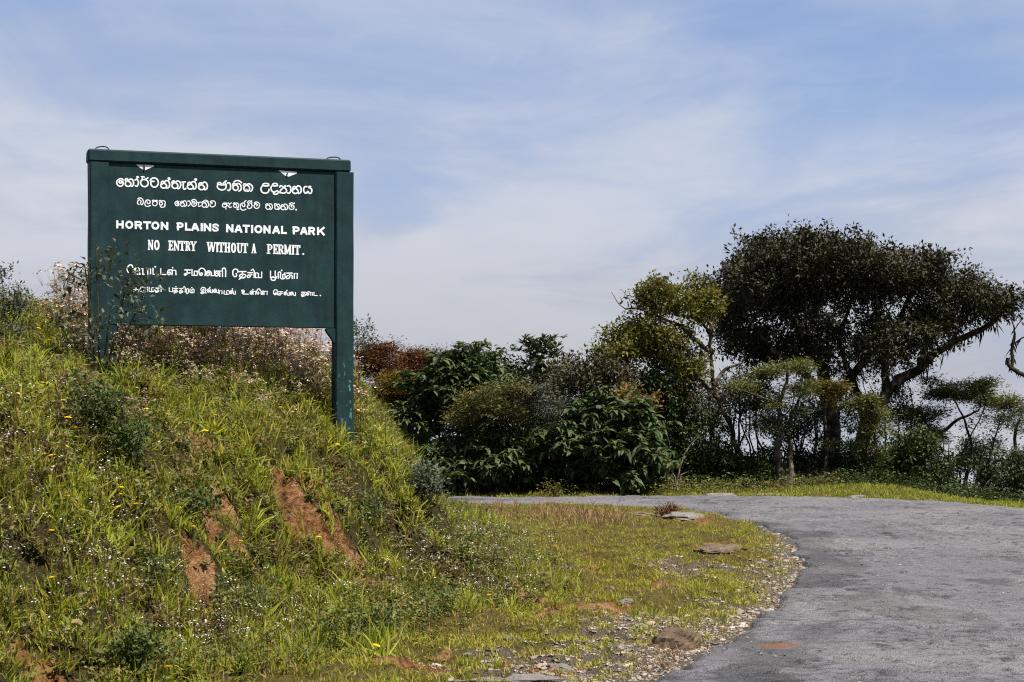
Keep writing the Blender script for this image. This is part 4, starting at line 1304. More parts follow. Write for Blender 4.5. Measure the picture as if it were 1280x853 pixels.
def leaf_cloud(points, dirs, style, size, n_per, gen):
    """leaves at the given twig points; dirs point outward along the twig"""
    N = len(points)
    if style == 'rosette':                     # a whorl of long leaves that droop
        k = n_per
        T = [long_leaf(size * s, size * s * 0.47, 0.18, dr) for s, dr in ((1.0, 0.5), (0.85, 0.35), (1.1, 0.7))]
        pi = np.repeat(np.arange(N), k)
        az = np.tile(np.arange(k) * 2 * np.pi / k, N) + np.repeat(gen.uniform(0, 6.28, N), k) + gen.normal(0, 0.25, N * k)
        lift = np.repeat(gen.normal(0.15, 0.25, N), k) + gen.normal(0, 0.3, N * k)
        D = np.stack([np.cos(az), np.sin(az), lift], -1) + 0.35 * dirs[pi]
        pos = points[pi] + gen.normal(0, size * 0.05, (N * k, 3))
        return instances(T, gen.integers(0, 3, N * k), pos, frame_rot(D, gen.normal(0, 0.3, N * k)), gen.uniform(0.65, 1.15, N * k))
    if style == 'upright':
        k = n_per
        T = [long_leaf(size * s, size * s * 0.30, 0.25, dr) for s, dr in ((1.0, 0.2), (0.85, 0.05))]
        pi = np.repeat(np.arange(N), k)
        az = gen.uniform(0, 6.28, N * k)
        D = np.stack([np.cos(az), np.sin(az), gen.uniform(0.2, 1.5, N * k)], -1)
        return instances(T, gen.integers(0, 2, N * k), points[pi], frame_rot(D, gen.normal(0, 0.3, N * k)), gen.uniform(0.7, 1.15, N * k))
    if style == 'spray':                       # many small leaves in flat layers
        k = n_per
        T = [leaf_shape(size, size * 0.42, 0.15, 0.05), leaf_shape(size * 0.8, size * 0.36, 0.1, 0.15)]
        pi = np.repeat(np.arange(N), k)
        off = gen.normal(0, 1, (N * k, 3)) * np.array([size * 1.35, size * 1.35, size * 0.55])
        D = off * np.array([1, 1, 0.3]) + gen.normal(0, size * 0.8, (N * k, 3)) * np.array([1, 1, 0.5]) + np.array([0, 0, size * 0.5])
        return instances(T, gen.integers(0, 2, N * k), points[pi] + off, frame_rot(D, gen.normal(0, 0.5, N * k)), gen.uniform(0.6, 1.2, N * k))
    # 'clump': broad leaves spread round the twig end, blades turned up to the light
    k = n_per
    T = [leaf_shape(size, size * 0.52, 0.15, 0.15), leaf_shape(size * 0.85, size * 0.5, 0.22, 0.3), leaf_shape(size * 1.1, size * 0.5, 0.1, 0.1)]
    pi = np.repeat(np.arange(N), k)
    off = np.clip(gen.normal(0, size * 0.8, (N * k, 3)), -1.6 * size, 1.6 * size)
    D = off + gen.normal(0, size * 0.7, (N * k, 3)) + dirs[pi] * size * 0.5
    return instances(T, gen.integers(0, 3, N * k), points[pi] + off * 0.8, frame_rot(D, gen.normal(0, 0.6, N * k)), gen.uniform(0.6, 1.25, N * k))


def crown_points(poly, D, depth, n, gen, shell=0.5, lumps=0.35, dcent=0.0, clump=11):
    """points of a crown whose outline as seen is poly (photo points at distance D) and that is up to depth metres thick on either side"""
    P = np.array([px(u, v, D)[[0, 2]] for u, v in poly])
    P = catmull(P, 4, closed=True)
    lo, hi = P.min(0), P.max(0)
    out = []
    span = min(hi - lo) / 2
    tries = 0
    while len(out) < n and tries < 60:
        tries += 1
        q = gen.uniform(lo, hi, (n * 3, 2))
        q = q[inside_poly(q[:, 0], q[:, 1], P)]
        e = poly_dist(q[:, 0], q[:, 1], P)
        ext = depth * np.sqrt(np.clip(1 - (1 - np.clip(e / span, 0, 1)) ** 2, 0.02, 1))
        t = gen.uniform(-1, 1, len(q))
        t = np.sign(t) * np.abs(t) ** (1 - shell * 0.7)
        y = D + dcent + t * ext
        inn = e > np.clip(min(span, depth) * lumps, 0.12, 0.55) * 0.75
        if inn.sum() < 4: inn = e > 0
        C = np.stack([q[:, 0], y, q[:, 1]], -1)[inn]
        # leafy clumps with gaps between them
        m = max(4, int(n / clump))
        C = C[:m]
        rad = np.clip(min(span, depth) * lumps, 0.12, 0.55) * gen.uniform(0.6, 1.3, len(C))
        k = gen.poisson(clump * 1.1, len(C)) + 1
        pts = np.repeat(C, k, 0) + np.clip(gen.normal(0, 1, (k.sum(), 3)), -1.5, 1.5) * np.repeat(rad, k)[:, None] * np.array([0.75, 0.75, 0.5])
        out += list(pts)
    out = np.array(out)
    gen.shuffle(out)
    return out[:n]


def limb_nodes(limbs, D, step):
    """limbs: list of dicts/tuples (photo points with optional depth shift, radius from, radius to); the first is the trunk"""
    P, par, rad = [], [], []
    for li, (pts, r0, r1) in enumerate(limbs):
        W = np.array([px(p[0], p[1], D + (p[2] if len(p) > 2 else 0.0)) for p in pts])
        W = catmull(W, 6)
        seg = np.linalg.norm(np.diff(W, axis=0), axis=1); t = np.concatenate([[0], np.cumsum(seg)])
        m = max(3, int(t[-1] / step) + 1)
        tt = np.linspace(0, t[-1], m)
        Q = np.stack([np.interp(tt, t, W[:, k]) for k in range(3)], -1)
        if li == 0 or (len(limbs[li]) and pts[0][1] > 595):
            first = -1
        else:
            first = int(np.linalg.norm(np.array(P) - Q[0], axis=1).argmin())
        base = len(P)
        for i in range(m):
            P.append(Q[i]); par.append(first if i == 0 else base + i - 1)
            f = i / (m - 1)
            rad.append(r0 + (r1 - r0) * f)
    return np.array(P), np.array(par), np.array(rad)


def woody(name, label, cat, D, limbs, crowns, leaf, bark='bark', group=None, step=0.16, reach=1.1, kill=0.22, tip=0.008, power=2.35,
          seed=1, wood_name='trunk', crown_name='crown', leaf_r=2.4, wob=0.12, jitter=0.03, bare=(), extra=None, flare=1.0):
    """a tree or shrub; crowns: dicts poly, depth, n, style, size, per, mat (mat overrides leaf)"""
    gen = np.random.default_rng(seed)
    P, par, gr = limb_nodes(limbs, D, step)
    # gnarled limbs
    P = P + np.stack([fbm(P[:, 2] * 1.7 + k * 9.1, P[:, 0] * 1.7 + seed, 3, 33 + k) for k in range(3)], -1) * jitter * 3
    gr = gr * (1 + 0.14 * fbm(P[:, 2] * 4, P[:, 0] * 4 + seed, 3, 55))
    for i in np.where(par < 0)[0]:              # root flare, set in the ground
        for j in range(i, min(i + 4, len(P))): gr[j] *= 1 + 0.5 * flare * (1 - (j - i) / 4)
        P[i, 2] = min(P[i, 2], float(height(P[i, 0], P[i, 1])) - 0.03)
    att, tagc = [], []
    for k, c in enumerate(crowns):
        a = crown_points(c['poly'], D + c.get('dd', 0.0), c['depth'], c['n'], gen, c.get('shell', 0.5), c.get('lumps', 0.35), clump=c.get('clump', 11))
        att.append(a); tagc.append(np.full(len(a), k))
    att = np.vstack(att); tagc = np.concatenate(tagc)
    N, pr = grow((P, par), att, step, reach, kill, gen=gen, wobble=wob)
    r, kids = radii(N, pr, tip, power, gr)
    root = empty(name, (P[0][0], P[0][1], float(height(P[0][0], P[0][1]))), label, cat, group)
    O = np.array(root.location)
    top = np.arange(len(N))
    for i in range(len(N)):
        if pr[i] >= 0: top[i] = top[pr[i]]
    for q in np.unique(top):                    # every stem that leaves the ground is a mesh of its own
        k = np.where(top == q)[0]
        if len(k) < 2: continue
        mp_ = np.full(len(N), -1); mp_[k] = np.arange(len(k))
        b = MB(); wood_mesh(b, N[k] - O, np.where(pr[k] >= 0, mp_[pr[k]], -1), r[k])
        b.build(wood_name, M[bark], root, smooth=True)
    # leaves sit on thin twigs, each in the manner of the crown it grew toward
    g = len(P)
    idx = np.arange(g, len(N))
    thin = idx[(r[idx] < tip * leaf_r)]
    if len(thin):
        d = N[thin] - N[pr[thin]]; d /= np.linalg.norm(d, axis=1, keepdims=True) + 1e-9
        near = np.empty(len(thin), int)
        for a in range(0, len(thin), 500):
            near[a:a + 500] = tagc[np.linalg.norm(N[thin[a:a + 500], None] - att[None], axis=2).argmin(1)]
        Vs, Fs, Ms, off = [], [], [], 0
        mats = []
        for k, c in enumerate(crowns):
            if c.get('bare'): continue
            s = near == k
            if not s.any(): continue
            mname = c.get('mat', leaf)
            if mname not in mats: mats.append(mname)
            own = att[tagc == k]
            jit = c.get('spread', 1.0) * step * 1.3
            own = np.vstack([own, own[:len(own) // 2] + np.clip(gen.normal(0, jit, (len(own) // 2, 3)), -1.6 * jit, 1.6 * jit) * np.array([1, 1, 0.7])])
            pts = np.vstack([N[thin[s]], own])
            dd_ = np.stack([gen.normal(0, 1, len(own)), gen.normal(0, 1, len(own)), np.abs(gen.normal(0, 0.8, len(own)))], -1)
            dd_ /= np.linalg.norm(dd_, axis=1, keepdims=True)
            V, f, m_ = leaf_cloud(pts, np.vstack([d[s], dd_]), c.get('style', 'clump'), c['size'] * c.get('grow', 1.0), c['per'], gen)
            Vs.append(V - O); Fs += [x + off for x in f]; Ms += [mats.index(mname)] * len(f); off += len(V)
        if Vs:
            mesh_obj(crown_name, np.concatenate(Vs), Fs, [M[x] for x in mats], Ms, False, root)
    if extra: extra(root, N, pr, r, gen)
    return root


def hang_moss(lo, hi, per, length):
    def f(root, N, pr, r, gen):
        O = np.array(root.location)
        e = np.where((pr >= 0) & (r > lo) & (r < hi))[0]
        e = e[N[e, 2] > EYE + 1.2]
        k = np.repeat(e, per)
        t = gen.uniform(0, 1, len(k))[:, None]
        p = N[pr[k]] * (1 - t) + N[k] * t
        az = gen.uniform(0, 6.28, len(k)); rr = r[k] * 0.9
        p = p + np.stack([np.cos(az) * rr, np.sin(az) * rr, gen.uniform(-1, 0.9, len(k)) * rr], -1)
        T = [(np.array([(-.012, 0, 0), (.012, 0, 0), (.008, 0.55, .02), (-.006, 0.5, -.02), (0, 1, 0)]), [(np.array([[0, 1, 2, 3]]), 0), (np.array([[3, 2, 4]]), 0)])]
        D = np.stack([gen.normal(0, 0.4, len(k)), gen.normal(0, 0.4, len(k)), -np.ones(len(k))], -1)
        S = np.stack([np.ones(len(k)) * 1.3, gen.gamma(2.0, length / 2, len(k)), np.ones(len(k))], -1)
        V, F_, M_ = instances(T, np.zeros(len(k), int), p - O, frame_rot(D, gen.uniform(0, 6.28, len(k)), up=np.array([0.3, 1, 0.1])), S)
        mesh_obj('hanging_moss', V, F_, M['moss'], M_, False, root)
    return f


# ---- the big umbrella-crowned tree
woody('umbrella_tree', 'tallest tree on the ridge, wide dark umbrella crown over gnarled mossy limbs', 'tree', 51.0,
      [([(1040, 616), (1036, 585), (1040, 555), (1040, 525, -.1), (1037, 500), (1030, 470, .2), (1018, 445, .4), (1000, 415, .6), (985, 380, .8)], 0.30, 0.07),
       ([(1050, 616, .1), (1064, 585, .1), (1074, 562, .1), (1082, 540, .1), (1096, 515, .1), (1112, 490, 0), (1128, 472, 0), (1150, 461, 0), (1163, 446, -.1), (1190, 430, -.2), (1220, 414, -.3), (1245, 396, -.4), (1265, 378, -.4)], 0.22, 0.05),
       ([(1040, 500), (1058, 480, -.5), (1075, 455, -1.0), (1090, 430, -1.4), (1098, 400, -1.7)], 0.15, 0.05),
       ([(1037, 505), (1015, 478, -.6), (985, 452, -1.1), (955, 425, -1.5), (930, 395, -1.7)], 0.14, 0.04),
       ([(1000, 415, .6), (1020, 370, 1.0), (1040, 335, 1.2)], 0.08, 0.03),
       ([(1112, 490, 0), (1105, 462, .8), (1110, 430, 1.3), (1125, 395, 1.6), (1140, 360, 1.6)], 0.13, 0.04),
       ([(1150, 461), (1158, 432, .6), (1168, 400, .9), (1185, 370, 1.0)], 0.10, 0.03),
       ([(1082, 540, .1), (1078, 505, .6), (1062, 470, 1.0), (1050, 430, 1.5), (1060, 390, 1.8)], 0.12, 0.04),
       ([(1190, 430, -.2), (1200, 400, .3), (1215, 375, .4)], 0.06, 0.025)],
      [dict(poly=[(893, 374), (899, 338), (922, 308), (958, 292), (1000, 285), (1050, 290), (1092, 306), (1122, 311), (1158, 318), (1170, 334), (1160, 352), (1120, 372), (1060, 385), (1000, 395), (940, 402), (905, 408)], depth=2.9, n=2400, style='clump', size=0.125, per=12, lumps=.24, clump=14, shell=0.7),
       dict(poly=[(1140, 318), (1170, 322), (1205, 331), (1245, 350), (1278, 368), (1292, 388), (1268, 398), (1236, 408), (1200, 420), (1160, 425), (1135, 400), (1130, 350)], depth=2.0, n=800, lumps=.24, style='clump', size=0.115, per=10, shell=0.5),
       dict(poly=[(970, 395), (1040, 372), (1110, 380), (1160, 402), (1180, 432), (1135, 456), (1080, 466), (1020, 464), (975, 445)], depth=2.4, n=620, style='clump', size=0.12, per=10, shell=0.8, dd=-0.3),
       dict(poly=[(894, 395), (945, 392), (990, 420), (1015, 458), (975, 466), (930, 456), (898, 432)], depth=1.9, n=460, style='clump', size=0.115, per=8),
       dict(poly=[(960, 440), (1020, 448), (1080, 452), (1140, 440), (1180, 425), (1130, 475), (1060, 480), (1000, 480)], depth=1.6, n=260, style='clump', size=0.075, per=3)],
      'crown_dark', 'bark_thick', None, step=0.17, reach=1.3, kill=0.24, tip=0.0085, seed=3, extra=hang_moss(0.032, 0.30, 12, 0.16), leaf_r=2.0, jitter=0.035)

# ---- yellow-green tree in front of it on the left
woody('spreading_tree', 'yellow-green tree with bare twigs and a crooked pale lower trunk left of the umbrella tree', 'tree', 48.4,
      [([(936, 614), (924, 602), (908, 590), (907, 581), (918, 574), (922, 566), (916, 553), (915, 540), (908, 522), (899, 505), (893, 482), (889, 452), (888, 424), (880, 407), (866, 398), (845, 394)], 0.085, 0.03),
       ([(889, 440), (868, 424, -.3), (852, 408, -.4), (838, 402, -.5), (812, 393, -.5), (800, 386, -.5), (782, 386, -.5)], 0.07, 0.022),
       ([(899, 500), (878, 478, .2), (852, 460, .3), (822, 446, .3), (792, 441, .2), (766, 446, .1), (745, 455, 0)], 0.075, 0.018),
       ([(888, 430), (886, 405, .4), (872, 385, .6), (866, 365, .6)], 0.05, 0.02),
       ([(893, 482), (906, 462, .3), (925, 455, .4)], 0.06, 0.03),
       ([(852, 460, .3), (835, 440, -.2), (815, 425, -.4)], 0.04, 0.015),
       ([(782, 386, -.5), (772, 378, -.5), (764, 366, -.5)], 0.016, 0.006),
       ([(790, 386, -.5), (786, 372, -.4), (776, 362, -.4)], 0.012, 0.005),
       ([(908, 590), (915, 598, -.2), (928, 612, -.3)], 0.06, 0.05)],
      [dict(poly=[(797, 350), (825, 346), (845, 352), (868, 346), (897, 352), (902, 385), (890, 402), (850, 396), (826, 398), (800, 388), (792, 366)], depth=1.3, n=290, style='clump', size=0.12, per=10, shell=0.3, lumps=.2, clump=9),
       dict(poly=[(845, 345), (868, 338), (885, 345), (882, 358), (855, 358)], depth=0.6, n=45, style='clump', size=0.09, per=3),
       dict(poly=[(738, 446), (758, 416), (788, 402), (815, 398), (850, 404), (872, 422), (884, 450), (876, 480), (845, 466), (805, 452), (775, 456), (745, 464)], depth=1.6, n=460, style='clump', size=0.12, per=10, shell=0.4, lumps=.2, clump=9),
       dict(poly=[(760, 374), (770, 357), (792, 360), (800, 378), (780, 385)], depth=0.5, n=40, bare=True, size=1, per=1),
       dict(poly=[(820, 350), (842, 340), (850, 346), (830, 360)], depth=0.4, n=16, bare=True, size=1, per=1),
       dict(poly=[(725, 440), (740, 425), (755, 440), (748, 455)], depth=0.5, n=22, bare=True, size=1, per=1),
       dict(poly=[(770, 455), (820, 455), (885, 470), (930, 450), (940, 500), (900, 530), (840, 515), (790, 485)], depth=1.4, n=230, style='clump', size=0.09, per=4, mat='brown_leaf')],
      'crown_yellow', 'bark', None, step=0.13, reach=1.0, kill=0.18, tip=0.007, seed=11, extra=hang_moss(0.03, 0.2, 4, 0.07), jitter=0.03)

# ---- layered fine-leaved trees in the middle
LAY = dict(style='spray', size=0.095, spread=0.7)
woody('layered_tree', 'slim twin-stemmed tree with flat feathery olive layers, beside the crooked pale trunk', 'tree', 47.4,
      [([(975, 616), (974, 590), (971, 560), (975, 530), (973, 505), (982, 480, .1), (984, 465)], 0.11, 0.035),
       ([(986, 614, .3), (988, 590, .3), (987, 560, .3), (986, 540, .3), (992, 515, .2), (1000, 495)], 0.10, 0.03),
       ([(973, 510), (955, 498, -.2), (935, 490, -.3), (920, 485, -.4)], 0.05, 0.015),
       ([(975, 530), (952, 520, -.3), (935, 515, -.4)], 0.04, 0.015)],
      [dict(poly=[(906, 486), (920, 476), (945, 480), (948, 492), (925, 496)], depth=0.9, n=95, per=10, lumps=.3, clump=14, **LAY),
       dict(poly=[(930, 464), (950, 454), (972, 457), (976, 470), (955, 478), (936, 474)], depth=0.9, n=110, per=10, lumps=.3, clump=14, **LAY),
       dict(poly=[(966, 458), (985, 449), (1006, 455), (1010, 468), (990, 472)], depth=0.9, n=100, per=10, lumps=.3, clump=14, **LAY),
       dict(poly=[(985, 484), (1004, 476), (1018, 484), (1012, 496), (992, 497)], depth=0.8, n=80, per=9, lumps=.3, clump=14, **LAY),
       dict(poly=[(942, 502), (965, 494), (986, 500), (984, 512), (955, 514)], depth=0.9, n=85, per=8, lumps=.3, clump=14, **LAY),
       dict(poly=[(985, 515), (1004, 508), (1014, 520), (998, 528)], depth=0.7, n=50, per=7, lumps=.3, clump=14, mat='crown_grey', **LAY),
       dict(poly=[(938, 530), (958, 520), (980, 528), (974, 545), (948, 546)], depth=0.8, n=90, per=7, lumps=.3, clump=14, mat='crown_grey', **LAY)],
      'crown_layer', 'bark_mid', 'layered fine-leaved trees', step=0.12, reach=0.8, kill=0.16, tip=0.006, seed=21)
woody('layered_tree', 'small ochre flat-topped tree in front of the thick umbrella tree trunk', 'tree', 48.6,
      [([(1028, 616), (1030, 585), (1034, 555), (1030, 525), (1032, 505), (1030, 494)], 0.06, 0.025), ([(1030, 520), (1042, 505), (1050, 495)], 0.03, 0.012)],
      [dict(poly=[(1005, 482), (1020, 475), (1042, 476), (1060, 487), (1055, 496), (1028, 496), (1010, 494)], depth=0.8, n=130, per=12, lumps=.28, clump=16, **LAY),
       dict(poly=[(1025, 500), (1045, 498), (1052, 510), (1035, 514)], depth=0.4, n=40, per=9, lumps=.28, clump=16, **LAY),
       dict(poly=[(1020, 550), (1045, 552), (1050, 562), (1028, 562)], depth=0.3, n=24, per=8, lumps=.28, clump=16, mat='crown_layer', **LAY)],
      'crown_ochre', 'bark_mid', 'layered fine-leaved trees', step=0.11, reach=0.7, kill=0.15, tip=0.006, seed=22)
woody('layered_tree', 'olive green tree in stacked flat cushions right of the thick umbrella tree trunk', 'tree', 47.8,
      [([(1086, 618), (1084, 590), (1082, 560), (1086, 530), (1082, 508)], 0.07, 0.02), ([(1084, 590), (1070, 575), (1062, 560)], 0.03, 0.01), ([(1082, 560), (1098, 545), (1106, 535)], 0.03, 0.01)],
      [dict(poly=[(1060, 500), (1080, 496), (1098, 502), (1096, 512), (1066, 510)], depth=0.7, n=75, per=11, lumps=.28, clump=16, **LAY),
       dict(poly=[(1070, 512), (1100, 508), (1118, 522), (1108, 530), (1075, 524)], depth=0.8, n=85, per=11, lumps=.28, clump=16, **LAY),
       dict(poly=[(1062, 532), (1090, 526), (1108, 538), (1095, 546), (1068, 544)], depth=0.8, n=85, per=11, lumps=.28, clump=16, **LAY),
       dict(poly=[(1062, 552), (1085, 548), (1102, 560), (1090, 572), (1066, 566)], depth=0.7, n=70, per=9, lumps=.28, clump=16, **LAY),
       dict(poly=[(1068, 575), (1100, 570), (1115, 590), (1100, 604), (1070, 600)], depth=0.8, n=80, per=8, lumps=.28, clump=16, mat='crown_green', **LAY)],
      'crown_layer', 'bark_mid', 'layered fine-leaved trees', step=0.11, reach=0.7, kill=0.15, tip=0.006, seed=23)
woody('layered_tree', 'open many-stemmed tree with thin flat foliage layers under the hanging mossy limb', 'tree', 51.5,
      [([(1202, 634), (1197, 610), (1190, 588), (1180, 568), (1168, 545), (1155, 524), (1148, 512)], 0.055, 0.015),
       ([(1205, 634, .2), (1206, 605, .2), (1212, 580, .2), (1214, 555, .2), (1207, 530, .1), (1196, 505), (1190, 488)], 0.065, 0.016),
       ([(1208, 634, -.2), (1222, 600, -.2), (1236, 575, -.2), (1243, 550, -.2), (1252, 520, -.2)], 0.05, 0.014),
       ([(1190, 588), (1205, 560, -.4), (1222, 530, -.5), (1232, 505, -.5)], 0.03, 0.012),
       ([(1182, 536, 0), (1200, 524, 0), (1222, 514, 0)], 0.05, 0.03)],
      [dict(poly=[(1140, 496), (1165, 472), (1195, 464), (1225, 472), (1248, 490), (1215, 504), (1175, 506)], depth=1.5, n=330, per=15, lumps=.28, clump=16, **LAY),
       dict(poly=[(1222, 494), (1250, 490), (1272, 502), (1258, 516), (1225, 514)], depth=1.1, n=170, per=13, lumps=.28, clump=16, **LAY),
       dict(poly=[(1125, 515), (1150, 503), (1175, 510), (1178, 524), (1150, 534), (1125, 530)], depth=1.2, n=200, per=13, lumps=.28, clump=16, **LAY),
       dict(poly=[(1140, 535), (1170, 528), (1190, 540), (1178, 556), (1145, 552)], depth=1.0, n=130, per=11, lumps=.28, clump=16, **LAY),
       dict(poly=[(1190, 515), (1240, 520), (1245, 570), (1190, 580)], depth=1.0, n=150, per=5, lumps=.28, clump=16, mat='crown_grey', **LAY),
       dict(poly=[(1150, 478), (1200, 455), (1250, 468), (1240, 485)], depth=0.8, n=45, bare=True, size=1, per=1)],
      'crown_layer', 'bark', 'layered fine-leaved trees', step=0.12, reach=0.9, kill=0.17, tip=0.0055, seed=24, jitter=0.02)
woody('layered_tree', 'dark tufted little tree at the right edge behind the low rounded bush', 'tree', 53.5,
      [([(1272, 634), (1270, 600), (1268, 570), (1270, 545), (1274, 525)], 0.09, 0.035), ([(1268, 565), (1255, 575), (1240, 572)], 0.02, 0.008)],
      [dict(poly=[(1252, 520), (1270, 508), (1305, 505), (1312, 525), (1290, 540), (1260, 540)], depth=1.2, n=200, per=9, lumps=.28, clump=16, **LAY),
       dict(poly=[(1235, 565), (1252, 558), (1258, 578), (1240, 582)], depth=0.4, n=20, per=4, lumps=.28, clump=16, **LAY)],
      'crown_grey', 'bark', 'layered fine-leaved trees', step=0.13, reach=0.9, kill=0.17, tip=0.0055, seed=25)
# a neighbour standing outside the picture reaches in with one limb
woody('leaning_tree', 'tree at the right edge of which only bare curling mossy limb tips reach into view', 'tree', 49.0,
      [([(1352, 650), (1348, 600), (1345, 550), (1335, 510), (1312, 484), (1288, 472), (1270, 462), (1259, 452), (1260, 446)], 0.16, 0.05),
       ([(1266, 458), (1266, 440), (1267, 425), (1268, 410), (1262, 398), (1256, 393)], 0.05, 0.012),
       ([(1267, 432), (1276, 424), (1284, 420)], 0.03, 0.015), ([(1268, 412), (1274, 402), (1284, 396)], 0.02, 0.008),
       ([(1335, 510), (1345, 470, .3), (1360, 430, .4)], 0.10, 0.04)],
      [dict(poly=[(1330, 400), (1360, 380), (1400, 390), (1410, 430), (1370, 450), (1335, 440)], depth=1.3, n=150, style='clump', size=0.08, per=6),
       dict(poly=[(1250, 400), (1262, 388), (1280, 386), (1290, 395), (1275, 402)], depth=0.4, n=24, bare=True, size=1, per=1)],
      'crown_dark', 'bark', None, step=0.13, reach=0.9, kill=0.17, tip=0.007, seed=31, extra=hang_moss(0.02, 0.2, 8, 0.10))

# ---- slim saplings crowding the thicket behind
SAP = [(930, 455, 520, 50.6), (985, 500, 560, 51.9), (1060, 480, 540, 52.6), (1215, 540, 590, 53.5), (1075, 545, 590, 50.4), (868, 470, 535, 50.3), (905, 480, 560, 50.8), (950, 470, 545, 51.6), (1012, 500, 560, 51.4), (1112, 470, 530, 52.2), (1150, 545, 590, 51.0), (1020, 470, 530, 53.0), (890, 545, 590, 49.6)]
for k, (u, v0, v1, D_) in enumerate(SAP):
    gg = np.random.default_rng(800 + k)
    lim = []
    for q in range(4):
        o_ = (q - 1.5) * 9
        lim.append(([(u + o_, 620, gg.uniform(-.3, .3)), (u + o_ * 1.3 + gg.normal(0, 4), 580, gg.uniform(-.3, .3)), (u + o_ * 1.5 + gg.normal(0, 7), (v0 + v1) / 2 + 20, gg.uniform(-.4, .4)), (u + o_ * 1.9 + gg.normal(0, 9), v0 + 8, gg.uniform(-.5, .5))], gg.uniform(0.025, 0.05), 0.010))
    woody('thicket_sapling', 'thin dark many-stemmed sapling standing behind the larger trees of the ridge', 'sapling', D_, lim,
          [dict(poly=[(u - 34, (v0 + v1) / 2), (u - 20, v0 + 6), (u + 5, v0), (u + 28, v0 + 10), (u + 36, (v0 + v1) / 2 + 4), (u + 15, v1), (u - 22, v1 - 4)], depth=1.1, n=170, style='clump', size=0.085, per=5),
           dict(poly=[(u - 30, 570), (u, 560), (u + 30, 572), (u + 28, 618), (u - 28, 618)], depth=0.9, n=150, style='clump', size=0.10, per=8)],
          'crown_grey' if k % 2 else 'crown_green', 'bark', 'thin saplings of the ridge thicket', step=0.13, reach=0.9, kill=0.17, tip=0.006, seed=80 + k, wood_name='stem', crown_name='foliage')

# ---- slight tree leaning out of the hedge, and a dead sapling
woody('small_tree', 'thin leaning tree with red and yellow young leaves at the front of the thicket', 'tree', 45.6,
      [([(840, 616), (832, 600), (826, 575), (818, 556), (806, 540), (796, 524), (788, 516), (775, 510), (764, 500), (752, 488)], 0.075, 0.014),
       ([(788, 516), (800, 508), (812, 503), (822, 508)], 0.02, 0.008), ([(826, 575), (836, 560), (834, 545)], 0.015, 0.006), ([(818, 605), (814, 585), (812, 570)], 0.02, 0.008)],
      [dict(poly=[(762, 492), (780, 480), (805, 482), (818, 490), (812, 512), (790, 516), (770, 506)], depth=0.6, n=110, style='clump', size=0.11, per=4),
       dict(poly=[(808, 570), (825, 566), (840, 580), (838, 598), (820, 590)], depth=0.4, n=36, style='clump', size=0.09, per=3, mat='crown_yellow')],
      'crown_red', 'bark_mid', None, step=0.10, reach=0.7, kill=0.15, tip=0.006, seed=41)
woody('dead_sapling', 'bare bleached sapling forking beside the thin leaning tree', 'sapling', 45.4,
      [([(846, 614), (846, 600), (850, 585), (856, 568), (864, 556), (874, 546)], 0.030, 0.010), ([(847, 598), (853, 592), (860, 590)], 0.016, 0.006), ([(846, 600), (841, 590), (843, 580)], 0.014, 0.005)],
      [dict(poly=[(862, 556), (878, 540), (890, 540), (880, 556)], depth=0.3, n=8, bare=True, size=1, per=1)],
      'crown_red', 'bark_pale', None, step=0.09, reach=0.6, kill=0.14, tip=0.005, seed=42)


# ---- shrubs
def shrub(name, label, D, base, poly, depth, n, style, size, per, leaf, seed, bark='bark', group=None, stems=4, cat='shrub', more=(), **kw):
    gen = np.random.default_rng(seed + 500)
    cx = np.mean([p[0] for p in poly]); cy = np.mean([p[1] for p in poly])
    limbs = []
    xs = np.linspace(-1, 1, stems) if stems > 1 else [0.0]
    w = (max(p[0] for p in poly) - min(p[0] for p in poly))
    for i, s in enumerate(xs):
        bx = base[0] + s * w * 0.16
        limbs.append(([(bx, max(base[1], 600), gen.uniform(-.4, .4)), (bx + s * w * 0.06, base[1] * .55 + cy * .45, gen.uniform(-.5, .3)), (cx + s * w * 0.24, cy, gen.uniform(-.6, .3))], 0.035, 0.015))
    crowns = [dict(poly=poly, depth=depth, n=n, style=style, size=size, per=per, shell=0.8)] + list(more)
    return woody(name, label, cat, D, limbs, crowns, leaf, bark, group, step=kw.get('step', 0.16), reach=kw.get('reach', 1.0), kill=kw.get('kill', 0.2), tip=0.006, seed=seed,
                 wood_name='stem', crown_name='foliage', leaf_r=kw.get('leaf_r', 2.6), wob=0.2, flare=0.4)


HG = 'large-leaved shrubs behind the road'
shrub('broadleaf_shrub', 'wide shrub with the biggest drooping dark leaves, centre of the thicket behind the road', 45.6, (735, 616),
      [(650, 540), (690, 510), (740, 482), (790, 480), (818, 510), (828, 560), (822, 612), (740, 618), (665, 616), (640, 585)], 1.5, 640, 'rosette', 0.24, 9, 'big_leaf', 51, group=HG, step=0.2, kill=0.24, leaf_r=2.6)
shrub('broadleaf_shrub', 'low large-leaved shrub just right of the bank, in front of the thicket', 44.8, (570, 616),
      [(515, 560), (545, 536), (600, 532), (650, 548), (668, 580), (662, 616), (600, 620), (545, 618), (518, 600)], 1.3, 500, 'rosette', 0.23, 9, 'big_leaf', 52, group=HG, step=0.2, kill=0.24, leaf_r=2.6)
shrub('broadleaf_shrub', 'tall glossy large-leaved shrub between the rust-coloured heath and the olive tufted bush', 47.0, (560, 616),
      [(505, 470), (530, 448), (575, 432), (620, 438), (640, 470), (620, 520), (580, 560), (520, 560), (500, 520)], 1.4, 460, 'rosette', 0.21, 9, 'big_leaf', 53, group=HG, step=0.2, kill=0.24, leaf_r=2.6)
